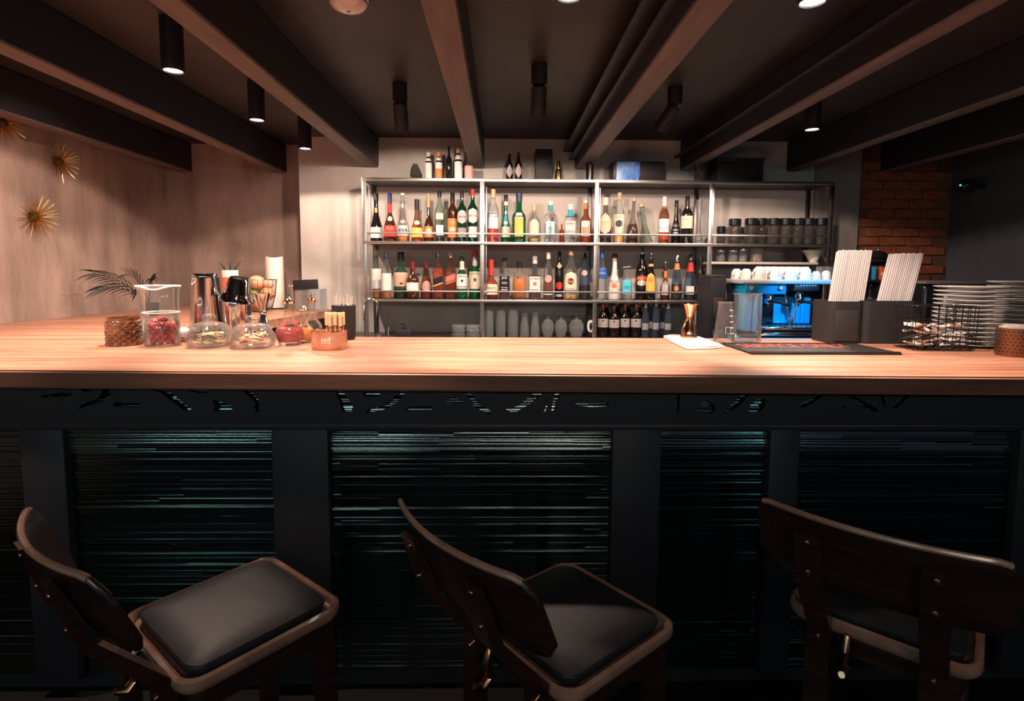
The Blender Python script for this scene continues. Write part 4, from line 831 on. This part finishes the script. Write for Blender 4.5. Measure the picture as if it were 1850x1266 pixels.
# wire basket with sachets
t = thing('wire_basket', 'black wire basket of small wrapped sachets beside the plates', 'basket', (1.845, 2.31, ZB), R(-4))
hw, hd, hb = .125, .07, zat(1690, 552, 2.28)-ZB
def rr_pts(k, z, n=4): return [(a*k, b*k, z) for a, b in rrect(2*hw, 2*hd, .02, n)]
for k, z in ((.96, .004), (.97, hb*.33), (.985, hb*.66), (1, hb)): MB().tube(rr_pts(k, z), .0022, 5, None, True).build('wire_ring', BLACKG, t)
for i in range(9):
    xx = -hw+hw*2*i/8; MB().tube([(xx, -hd, hb), (xx*.96, -hd*.96, .003), (xx*.96, hd*.96, .003), (xx, hd, hb)], .0017, 5).build('wire', BLACKG, t)
for i in range(4):
    yy = -hd*.75+hd*1.5*i/3; MB().tube([(-hw, yy, hb), (-hw*.96, yy, .0035), (hw*.96, yy, .0035), (hw, yy, hb)], .0017, 5).build('wire', BLACKG, t)
sac = MB().loft([[(-.5, y, z) for y, z in ((-.5, 0), (0, .02), (.5, 0), (0, -.02))], [(-.35, y, z) for y, z in ((-.5, .03), (0, .12), (.5, .03), (0, -.10))], [(.35, y, z) for y, z in ((-.5, .03), (0, .12), (.5, .03), (0, -.10))], [(.5, y, z) for y, z in ((-.5, 0), (0, .02), (.5, 0), (0, -.02))]])
sm = []
for c in ((.72, .68, .64), (.05, .045, .05), (.5, .2, .12)): q = sac.mesh('sachet'); q.materials.append(flat(c, .3)); sm.append(q)
rs = random.Random(21)
for k in range(44):
    i, j, l = k % 6, (k//6) % 2, k//12
    o = link('sachet', sm[(0, 0, 1, 0, 2)[rs.randrange(5)]], None, (1.845+(-.086+.034*i), 2.31-.034+.062*j+rs.uniform(-.004, .004), ZB+.022+.027*l+rs.uniform(-.003, .003)), (rs.uniform(-.5, .5), rs.uniform(-.35, .35), rs.uniform(-.6, .6)))
    o.scale = (.046, .034, .05); tag(o, 'small wrapped sugar sachet in the black wire basket', 'sachet', 'sachets in the wire basket')
# plates
def plate_stack(x, Y, r, n, ztop, lab):
    dz = (ztop-ZB-.012)/(n-1)
    me = MB().lathe([(0, 0), (r*.6, 0), (r*.62, .004), (r*.9, .0075), (r, .012), (r*.995, .0145), (r*.88, .0105), (r*.6, .008), (0, .008)], 48).mesh('dinner_plate'); me.materials.append(CERAMIC)
    for k in range(n):
        o = link('dinner_plate', me, None, (x+rs.uniform(-.003, .003), Y+rs.uniform(-.003, .003), ZB+k*dz))
        w = 'topmost white plate of the '+lab if k == n-1 else 'lowest white plate of the '+lab if k == 0 else 'white plate inside the '+lab
        tag(o, w, 'plate', lab)
plate_stack(2.105, 2.44, .136, 14, zat(1772, 518, 2.40), 'plate stack beside the wire basket')
plate_stack(2.405, 2.50, .136, 14, zat(1840, 509, 2.45), 'plate stack at the right picture edge')
Y = 2.13; x = cxat(1838, Y); r_ = px(28, Y); h = zat(1838, 592, Y)-ZB
t = thing('pierced_tumbler', 'dark copper pierced metal tumbler at the right edge of the bar', 'tumbler', (x, Y, ZB))
MB().lathe([(0, 0), (r_*.95, 0), (r_, .005), (r_, h), (r_*.93, h), (r_*.92, .008), (0, .008)], 36).build('cup_body', principled('dark_copper', (.28, .12, .06), .35, .9), t)
mbh = MB(); dot = MB().lathe([(0, .0012), (.0035, .0012), (.0035, -.001), (0, -.001)], 8)
for i in range(7):
    for k in range(26):
        a = 2*PI*(k+.5*(i % 2))/26; mbh.add(dot.v, dot.f, Matrix.Rotation(a, 4, 'Z') @ T(r_, 0, .018+i*h*.12) @ Matrix.Rotation(PI/2, 4, 'Y'))
mbh.build('perforations', BLACK, t)['kind'] = 'stuff'
MB().lathe([(0, h*.9), (r_*.9, h*.9), (r_*.85, h*1.04), (r_*.6, h*1.12), (0, h*1.14)], 24).build('filling', noisy('grey_salt', (.25, .22, .2), (.4, .36, .33), (1, 1, 1), 40, .8, .2, .5), t)
# ------------------------------------------------------------------ back counter things
ZK = .9406
Y = 4.02; x = cxat(682, Y)
t = thing('gooseneck_tap', 'chrome gooseneck tap in front of the left shelf upright', 'tap', (x, Y, ZK))
zt = zat(675, 540, Y)-ZK
MB().lathe(cyl(.024, 0, .05), 20).build('base', CHROME, t)
arc = [(0, 0, .04), (0, 0, zt-.07)]+[(-.045+.045*math.cos(a*PI/10), -.01*a/10, zt-.045+.045*math.sin(a*PI/10)) for a in range(11)]+[(-.093, -.02, zt-.10), (-.096, -.022, zt-.15)]
MB().tube(arc, .010, 10).build('spout', CHROME, t)
MB().tube([(.02, 0, .035), (.075, -.01, .04), (.078, -.01, .11)], .006, 8).build('lever', CHROME, t)
Y = 4.05; x = cxat(730, Y); zt = zat(730, 583, Y)-ZK; zb = zat(730, 595, Y)-ZK
t = thing('soap_dispenser', 'black square soap dispenser with pump by the tap', 'soap dispenser', (x, Y, ZK))
MB().bbox(-.058, .058, -.03, .03, 0, zb, .008).build('bottle_body', BLACK, t)
MB().lathe(cyl(.016, zb+.0003, zb+.016), 14).build('collar', BLACK, t)
MB().tube([(0, 0, zb+.015), (0, 0, zt-.004), (-.004, -.005, zt), (-.035, -.008, zt-.005)], .006, 8).build('pump', BLACK, t)
# stacked glass ashtrays
for row in range(3):
    for i in range(2):
        x = cxat(828+i*26, 4.18); z = ZK+row*.034
        o = MB().lathe([(0, 0), (.042, 0), (.054, .03), (.05, .0325), (.04, .012), (0, .01)], 24, None, None, lambda a, z: 1+.03*math.cos(12*a)).build('glass_ashtray', CLEARD, None, (x, 4.20, z))
        tag(o, ('top', 'middle', 'bottom')[2-row]+' cut glass bowl of the '+('left' if i == 0 else 'right')+' pile on the back counter', 'bowl', 'piled cut glass bowls')
# upturned glasses
def tumbler(u, vt, w, kind, lab, Yg=4.33):
    x = cxat(u, Yg); h = zat(u, vt, Yg)-ZK; r = px(w/2, Yg)
    t = thing('upturned_glass', lab, 'glass', (x, Yg, ZK), 0, 'upturned glasses on the back counter')
    if kind == 'high': pr = [(r*.96, 0), (r, 0), (r*.98, h*.85), (r*.92, h*.97), (r*.8, h), (0, h), (0, h*.93), (r*.85, h*.88), (r*.92, h*.8), (r*.96, 0)]
    elif kind == 'taper': pr = [(r*.96, 0), (r, 0), (r*.92, h*.4), (r*.62, h*.8), (r*.6, h*.9), (r*.85, h), (0, h), (0, h*.86), (r*.5, h*.8), (r*.85, h*.4), (r*.96, 0)]
    else: pr = [(r*.62, 0), (r*.66, 0), (r*.95, h*.3), (r, h*.48), (r*.75, h*.68), (r*.15, h*.78), (r*.12, h*.9), (r*.8, h), (0, h), (0, h*.76), (r*.7, h*.66), (r*.93, h*.47), (r*.62, 0)]
    MB().lathe(pr, 24).build('glass_body', CLEARD, t)
    MB().tube([(r*(.98 if kind != 'tulip' else .64)*math.cos(2*PI*k/24), r*(.98 if kind != 'tulip' else .64)*math.sin(2*PI*k/24), .002) for k in range(24)], .0018, 5, None, True).build('rim', CLEARD, t)
for u, v, w, k, l in ((883, 560, 18, 'high', 'upturned highball glass, first from the shelf upright'), (905, 560, 18, 'high', 'upturned highball glass, second from the shelf upright'), (927, 559, 19, 'high', 'upturned highball glass, third and tallest'),
                      (948, 565, 17, 'taper', 'upturned tapered glass, left of the pair'), (967, 564, 17, 'taper', 'upturned tapered glass, right of the pair'), (990, 566, 23, 'tulip', 'upturned tulip glass, left of three'), (1014, 566, 23, 'tulip', 'upturned tulip glass, middle of three'), (1042, 566, 28, 'tulip', 'upturned large balloon glass, right of three')):
    tumbler(u, v, w, k, l)
# bottles under the shelf
GK = 'bottles on the back counter below the shelves'
def K(u, vt, w, kind, gl, lab, Yk=4.33, **k): return bottle(u, vt, w, ZK, Yk, kind, gl, lab, group=GK, **k)
K(1068, 548, 17, 'wine', 'dark', 'black bottle with white splashed label beside the glasses', cap='k', labels=[('o', .14, .52, .75, 'w'), ('o', .2, .44, .3, 'k')])
names = ['first', 'second', 'third', 'fourth']
for i, (u, w) in enumerate(((1090, 19), (1110, 19.5), (1130, 17), (1150, 19.5))):
    K(u, 549 if i != 1 else 552, w, 'tall', 'dark', 'dark tonic bottle with grey heart-marked label, %s from the left' % names[i], cap='cu', capz=.78, labels=[('r', .30, .56, .93, (.42, .38, .37)), ('o', .47, .53, .16, 'k'), ('r', .38, .395, .6, 'grey')])
    K(u+5, 543 if i in (1, 2) else 545, w*.9, 'tall', 'dark', 'dark bottle with pale foil cap standing behind the %s tonic bottle' % names[i], Yk=4.44, cap='peach' if i in (0, 3) else 'cream', capz=.85)
for i, (u, v) in enumerate(((1167, 544), (1176, 541), (1186, 542), (1199, 544), (1208, 545))):
    K(u, v, 13, 'tall', 'blueg', 'clear water bottle with white cap below the shelf, '+['first', 'second', 'third', 'fourth', 'fifth'][i]+' of five', Yk=4.40 if i % 2 else 4.29, cap='pink' if i % 2 else 'w', capz=.82, liq=('water', .6), labels=[('r', .22, .4, .8, (.3, .29, .32))])
# stacked saucers behind the jigger
for k in range(3):
    o = MB().lathe([(0, 0), (.04, 0), (.06, .012), (.058, .014), (.03, .006), (0, .006)], 24).build('saucer', CERAMIC, None, (cxat(1222, 4.1), 4.1, ZK+k*.014)); tag(o, ('lowest', 'middle', 'top')[k]+' white saucer of the small pile behind the copper jigger', 'saucer', 'saucers behind the jigger')
# ------------------------------------------------------------------ coffee machine
Y0 = 3.60; xa, xb = cxat(1328, Y0), cxat(1524, Y0); xm = (xa+xb)/2; w = (xb-xa)/2
t = thing('espresso_machine', 'blue-lit chrome espresso machine with two groups', 'coffee machine', (xm, Y0, ZK))
ztop = zat(1420, 505, Y0)-ZK
X = lambda u: cxat(u, Y0)-xm
Zp = lambda v: zat(1420, v, Y0)-ZK
for sx in (-1, 1):
    for sy in (.06, .40): MB().lathe(cyl(.02, 0, .0345), 12).build('foot', BLACK, t, (sx*w*.85, sy, 0))
MB().bbox(-w, w, 0, .46, .035, .085, .008).build('base', BLUE, t)
MB().bbox(-w*.92, w*.92, -.012, .02, .088, .105, .004).build('tray_lip', CHROME, t)
MB().bbox(X(1378), X(1495), .02, .20, .106, .150, .004).build('drip_tray', CHROME, t)
for k in range(12): MB().bbox(X(1382)+k*(X(1490)-X(1382))/11-.004, X(1382)+k*(X(1490)-X(1382))/11+.004, .03, .19, .1505, .156, .001).build('grate_bar', STEEL, t)
MB().bbox(-w*.95, w*.95, .21, .44, .086, ztop-.03, .01).build('body', BLACKG, t)
MB().bbox(X(1425), X(1495), .205, .212, .16, ztop-.12, .003).build('back_panel', BLUE, t)
for k in range(4): MB().bbox(X(1448)+k*.035, X(1448)+k*.035+.024, .198, .206, .17, ztop-.16, .003).build('blue_lit_slat', BLUE, t)
MB().bbox(X(1348), X(1424), .03, .21, Zp(532), Zp(508), .01).build('group_cover', BLUE, t)
for u in (1358, 1412): 
    g = MB().lathe(cyl(.018, 0, .012), 20, T(X(u), .03, Zp(520)) @ Matrix.Rotation(PI/2, 4, 'X')).build('gauge', CHROME, t)
    MB().lathe(cyl(.013, .0125, .014, .0005), 16, T(X(u), .03, Zp(520)) @ Matrix.Rotation(PI/2, 4, 'X')).build('dial', CERAMIC, g)
MB().bbox(X(1368), X(1380), .02, .20, Zp(600), Zp(534), .006).build('column', BLUE, t)
MB().bbox(X(1352), X(1366), .06, .20, Zp(600), Zp(534), .006).build('column', BLUE, t)
MB().bbox(X(1436), X(1482), .02, .21, Zp(526), Zp(508), .008).build('control_box', DSTEEL, t)
for k in range(6): MB().lathe(cyl(.0065, 0, .005, .001), 10, T(X(1447)+k*.0195, .02, Zp(515)) @ Matrix.Rotation(PI/2, 4, 'X')).build('button', CERAMIC, t)
for u in (1400, 1455):
    g = MB().lathe([(0, 0), (.030, 0), (.036, .01), (.036, .03), (.028, .045), (.024, .075), (0, .075)], 20).build('group_head', CHROME, t, (X(u), .09, Zp(548)))
    MB().tube([(0, -.03, .012), (.03, -.10, .006), (.055, -.15, -.008)], [.010, .011, .013], 10).build('portafilter_handle', BLACKG, g)
    MB().lathe([(0, -.025), (.006, -.025), (.008, -.008), (.030, -.006), (.030, 0), (0, 0)], 18).build('filter_basket', CHROME, g)
for u0, u1 in ((1418, 1427), (1436, 1428)):
    MB().tube([(X(u0), .0, Zp(532)), (X(u0), -.015, Zp(545)), (X(u1), -.02, Zp(588))], .006, 8).build('steam_wand', CHROME, t)
MB().bbox(X(1340)-.0, X(1503)+.05, .0, .44, ztop-.029, ztop, .006).build('cup_tray', principled('pale_enamel', (.40, .40, .42), .3, 0, .5), t)
zc = ZK+ztop+.0006
cupm = MB().lathe([(.030, 0), (.034, 0), (.0335, .02), (.030, .05), (.020, .062), (.017, .066), (0, .066), (0, .062), (.018, .058), (.027, .048), (.030, 0)], 24)
cme = cupm.mesh('cup_body'); cme.materials.append(CERAMIC)
hme = MB().tube([(.030+.016*math.sin(k*PI/6)*1.1, 0, .045-.034*k/6) for k in range(7)], .0042, 6).mesh('handle'); hme.materials.append(CERAMIC)
def cup(u, Yc, s, rz, lab, grp='coffee cups on the espresso machine', z=None):
    t = thing('coffee_cup', lab, 'cup', (cxat(u, Yc), Yc, z or zc), rz, grp); t.scale = (s, s, s)
    link('cup_body', cme, t); link('handle', hme, t)
ords = ['first', 'second', 'third', 'fourth']
for i, u in enumerate((1369, 1396, 1423, 1450)):
    cup(u, 3.665, 1.28, R(200), 'large upturned white cup in the front row of the machine top, %s from left' % ords[i])
for i, u in enumerate((1383, 1409, 1436)): cup(u, 3.80, 1.3, R(30), 'upturned white cup in the second row of the machine top, %s gap from left' % ords[i])
cup(1471, 3.70, .85, R(180), 'small upturned espresso cup right of the large cups, inner one'); cup(1489, 3.70, .9, R(20), 'small upturned espresso cup at the right end of the machine top')
cup(1328, 3.80, 1.05, R(220), 'upturned white cup over the dark grinder, right of two', z=zc); cup(1345, 3.72, 1.05, R(190), 'upturned white cup at the left end of the machine top')
# small glass stack on tray end
Y = 3.9
for i in range(2):
    o = MB().lathe([(.03, 0), (.032, 0), (.026, .09), (0, .09), (0, .085), (.024, .082), (.03, 0)], 20, None, None, lambda a, z: 1+.03*math.cos(9*a)).build('shot_glass', CLEARD, None, (cxat(1478+i*14, Y), Y, zc)); tag(o, ('left' if i == 0 else 'right')+' upturned ribbed glass behind the espresso cups', 'glass', 'ribbed glasses on the machine')
# dark water boiler left of machine
x0, x1 = cxat(1282, 3.72), cxat(1311, 3.72); zt = zat(1300, 502, 3.72)-ZK
t = thing('coffee_grinder', 'tall black coffee grinder left of the espresso machine', 'grinder', ((x0+x1)/2, 3.72, ZK)); w = (x1-x0)/2
MB().bbox(-w, w, 0, .26, 0, zt, .008).build('body', BLACK, t)
MB().bbox(-w*.7, w*.7, -.03, -.0005, .05, .12, .004).build('dosing_fork', DSTEEL, t)
MB().bbox(-w*.6, w*.6, -.006, -.0005, .2, .34, .003).build('front_plate', principled('brown_plate', (.05, .03, .022), .4), t)
MB().bbox(-w*.9, w*.9, .02, .24, zt+.0005, zt+.02, .004).build('lid', DSTEEL, t)
# ------------------------------------------------------------------ right back: fridge, shelf, tins, camera
t = thing('undercounter_fridge', 'black fridge with rounded steel-edged top behind the plates', 'fridge', (3.35, 4.17, 0))
MB().bbox(-.31, .385, -.25, .42, 0, 1.375, .03, seg=4).build('cabinet', BLACKG, t)
MB().bbox(-.31, .39, -.255, .42, 1.376, 1.40, .008).build('top_edge', principled('grey_top', (.20, .19, .20), .4, .3), t)
MB().bbox(-.30, -.275, -.275, -.2505, 1.18, 1.28, .004, Matrix.Rotation(R(6), 4, 'Y')).build('tag', CERAMIC, t)
MB().tube([(.3, -.252, .5), (.3, -.28, .52), (.3, -.28, .9), (.3, -.252, .92)], .008, 8).build('handle', DSTEEL, t)
xs = cxat(1582, 4.45)
t = thing('wall_shelf', 'small black wall shelf between the two straw bundles', 'shelf', (xs, 4.48, 1.40))
MB().bbox(-.12, .12, -.10, .085, -.012, 0, .003).build('board', BLACK, t); MB().bbox(-.12, .12, -.10, .085, .145, .157, .003).build('board', BLACK, t)
for sx in (-1, 1): MB().bbox(sx*.114-.006, sx*.114+.006, -.09, .085, .0005, .1445, .002).build('side', BLACK, t)
x = cxat(1588, 4.44); t = thing('red_tin', 'red coffee tin with white mark on the wall shelf', 'tin', (x, 4.44, 1.4006))
MB().lathe(cyl(.042, 0, .10, .003), 24).build('can', flat((.62, .07, .03), .35), t); MB().lathe(cyl(.043, .1005, .11, .002), 24).build('lid', DSTEEL, t)
MB().bbox(-.03, -.01, -.0445, -.0405, .03, .06, .001).build('white_mark', CERAMIC, t)
x = cxat(1574, 4.42); t = thing('blue_carton', 'narrow blue carton left of the red tin', 'carton', (x-.008, 4.42, 1.4006))
MB().bbox(-.012, .012, -.03, .03, 0, .10, .002).build('carton', flat((.03, .28, .6)), t); MB().bbox(-.0125, .0125, -.0305, .0305, .1003, .108, .001).build('flap', flat((.03, .2, .45)), t)
x = cxat(1582, 4.44); t = thing('black_hopper', 'black rounded jug lying on top of the wall shelf', 'jug', (x, 4.46, 1.5576))
MB().lathe([(0, 0), (.06, 0), (.075, .025), (.06, .06), (.03, .075), (0, .075)], 22).build('body', BLACKG, t); MB().lathe(cyl(.012, .0755, .09), 12).build('knob', CHROME, t)
x = cxat(1570, 3.9); t = thing('spray_bottle', 'small spray bottle with blue label seen above the straw caddy', 'bottle', (x, 3.9, ZK))
h = zat(1570, 515, 3.9)-ZK
MB().lathe([(0, 0), (.035, 0), (.038, .01), (.038, h*.55), (.015, h*.72), (.012, h*.8), (0, h*.8)], 20).build('bottle_body', CLEARD, t); MB().lathe([(.039, h*.42), (.039, h*.66*.82)], 20).build('label', flat((.1, .4, .7)), t)
MB().tube([(0, 0, h*.8), (0, 0, h*.95), (-.01, -.02, h), (-.012, -.035, h*.98)], .007, 6).build('trigger', BLACK, t)
p = at(1738, 335, Y=4.3)
t = thing('security_camera', 'black dome camera with a tiny blue light on the right wall', 'camera', (p.x+.06, 4.3, p.z))
MB().lathe(cyl(.055, -.0, .04), 24, Matrix.Rotation(PI/2, 4, 'Y') @ T(0, 0, -.03)).build('mount', BLACK, t)
MB().lathe([(.052*math.sin(PI*k/16) if k else 0, -.052*math.cos(PI*k/16)) for k in range(9)], 24, T(-.03, 0, 0) @ Matrix.Rotation(PI/2, 4, 'Y')).build('dome', BLACKG, t)
MB().lathe([(0, 0), (.007, .002), (.005, .006), (0, .007)], 10, T(-.08, -.012, .0) @ Matrix.Rotation(-PI/2, 4, 'Y')).build('indicator', principled('blue_led', (.02, .3, .8), .3, 0, .5, 0, (.05, .5, 1), 3), t)
MB().tube([(-.03, 0, 0), (XR-p.x-.062, 0, 0)], .02, 10).build('arm', BLACK, t)
# ------------------------------------------------------------------ brass starbursts
spk = MB().lathe([(0, 0), (.0028, .0), (.0020, .6), (.0007, 1), (0, 1)], 5).mesh('spike'); spk.materials.append(BRASS)
def starburst(u, v, rad_, lab):
    p = at(u, v, X=XL+.03); t = thing('brass_starburst', lab, 'wall ornament', (XL+.001, p.y, p.z), 0, 'brass starbursts on the left wall')
    MB().lathe([(0, 0), (.03, 0), (.034, .02), (.02, .04), (0, .045)], 16, Matrix.Rotation(PI/2, 4, 'Y')).build('core', principled('dark_brass', (.10, .07, .03), .4, .8), t)
    n = 84
    for k in range(n):
        c = (k+.5)/n; ph = k*2.39996; s = math.sqrt(1-c*c)
        if c < .05: s = .998
        d = Vector((c*.85+.04, s*math.cos(ph), s*math.sin(ph))).normalized()
        o = link('spike', spk, t, (.02, 0, 0)); o.rotation_euler = d.to_track_quat('Z', 'Y').to_euler(); o.scale = (1, 1, rad_*(1-.25*c))
starburst(110, 292, .135, 'brass starburst ornament, upper one fully seen on the left wall')
starburst(66, 392, .15, 'brass starburst ornament, lower one on the left wall')
starburst(8, 222, .14, 'brass starburst ornament mostly cut off under the left beam')
# ------------------------------------------------------------------ bar stools
ZSEAT = .67
def stool(x, y, ang, lab):
    t = thing('bar_stool', lab, 'bar stool', (x, y, 0), ang-PI/2, 'dark wooden bar stools in front of the bar')
    s = .355
    def L(w, d, r, z, n=6): return [(a, b, z) for a, b in rrect(w, d, r, n)]
    MB().loft([L(s-.05, s-.05, .03, ZSEAT-.085), L(s-.044, s-.044, .032, ZSEAT-.035), L(s-.03, s-.03, .034, ZSEAT-.03)]).build('apron', WALNUT, t)
    MB().loft([L(s-.012, s-.012, .04, ZSEAT-.030), L(s, s, .045, ZSEAT-.022), L(s+.006, s+.006, .047, ZSEAT-.012), L(s+.002, s+.002, .046, ZSEAT-.002), L(s-.012, s-.012, .042, ZSEAT+.002), L(s-.026, s-.026, .038, ZSEAT-.003), L(s-.034, s-.034, .036, ZSEAT-.014)]).build('seat_frame', RIMWOOD, t)
    MB().loft([L(s-.058, s-.058, .034, ZSEAT-.0138), L(s-.05, s-.05, .036, ZSEAT+.002), L(s-.054, s-.054, .036, ZSEAT+.008), L(s-.085, s-.085, .036, ZSEAT+.014), L(s-.16, s-.16, .036, ZSEAT+.018), L(s-.28, s-.28, .02, ZSEAT+.019)]).build('cushion', LEATHER, t)
    for sx in (-1, 1):
        MB().loft([[(sx*(.155)+a*.016, .155+b*.016, 0) for a, b in ((1, 1), (-1, 1), (-1, -1), (1, -1))], [(sx*.135+a*.021, .135+b*.021, ZSEAT-.036) for a, b in ((1, 1), (-1, 1), (-1, -1), (1, -1))]]).build('leg', WALNUT, t)
        prof = [(-.19, 0, .013), (-.182, .55, .016), (-.186, .66, .016), (-.303, .80, .013), (-.345, .925, .006)]
        lp = []
        for yy, zz, th in prof:
            lp.append([(sx*.105+.024, yy+th, zz), (sx*.105-.024, yy+th, zz), (sx*.105-.024, yy-th, zz), (sx*.105+.024, yy-th, zz)])
        MB().loft(lp).build('upright', WALNUT, t)
        for zz, yy in ((.835, -.3265), (.905, -.346), (.63, -.2015)):
            MB().lathe([(0, 0), (.006, .0005), (.0055, .003), (0, .005)], 10, T(sx*.105, yy+.0015, zz) @ Matrix.Rotation(PI/2, 4, 'X')).build('screw', COPPER, t)
        MB().bbox(sx*.147-.010, sx*.147+.010, -.178, .148, .245, .28, .004).build('side_stretcher', WALNUT, t)
    MB().bbox(-.135, .135, .138, .166, .20, .235, .004).build('foot_rail', WALNUT, t)
    loops = []; W2 = .218; hb = .087; rc = .035; n = 26
    for k in range(n+1):
        ss = -W2+2*W2*k/n; e = max(0, abs(ss)-(W2-rc)); hh = hb-rc+math.sqrt(max(rc*rc-e*e, 1e-6))
        curve = .045*(ss/W2)**2; lp = []; th = .0065
        for j in range(6): 
            u = -hh+.004+(2*hh-.008)*j/5; lp.append((u, th))
        lp.append((hh, th*.4)); lp.append((hh, -th*.4))
        for j in range(6):
            u = hh-.004-(2*hh-.008)*j/5; lp.append((u, -th))
        lp.append((-hh, -th*.4)); lp.append((-hh, th*.4))
        zc_ = .878; loops.append([(ss, -.318-.40*(u)+curve+o_, zc_+u*.97) for u, o_ in lp])
    MB().loft(loops).build('backrest', WALNUT, t)
    MB().tube([(l[7][0], (l[6][1]+l[7][1])/2, l[7][2]-.0015) for l in loops[1:-1]], .0062, 8).build('lit_ply_edge', RIMWOOD, t)  # ply edge of the backrest, light from above put into its pale colour
    MB().tube([(-.05, -.155, ZSEAT-.05), (-.05, -.185, ZSEAT-.05), (-.05, -.195, ZSEAT-.075), (-.05, -.185, ZSEAT-.11), (-.05, -.205, ZSEAT-.125), (-.05, -.225, ZSEAT-.115)], [.006, .008, .011, .013, .012, .007], 10).build('bag_hook', principled('bronze', (.34, .2, .13), .25, 1), t, (0, 0, .025))
    return t
stool(-.612, 1.228, R(50), 'dark bar stool at the left edge, seat fully in view')
stool(.155, 1.195, R(38.5), 'dark bar stool in the middle with its curved backrest in front')
m = (Vector((.693, 1.22))+Vector((.949, .986)))/2; d = Vector((.675, .738)).normalized()*.175
stool(m.x+d.x-.006, m.y+d.y+.018, R(47.5), 'dark bar stool at the right, backrest hiding most of its seat')
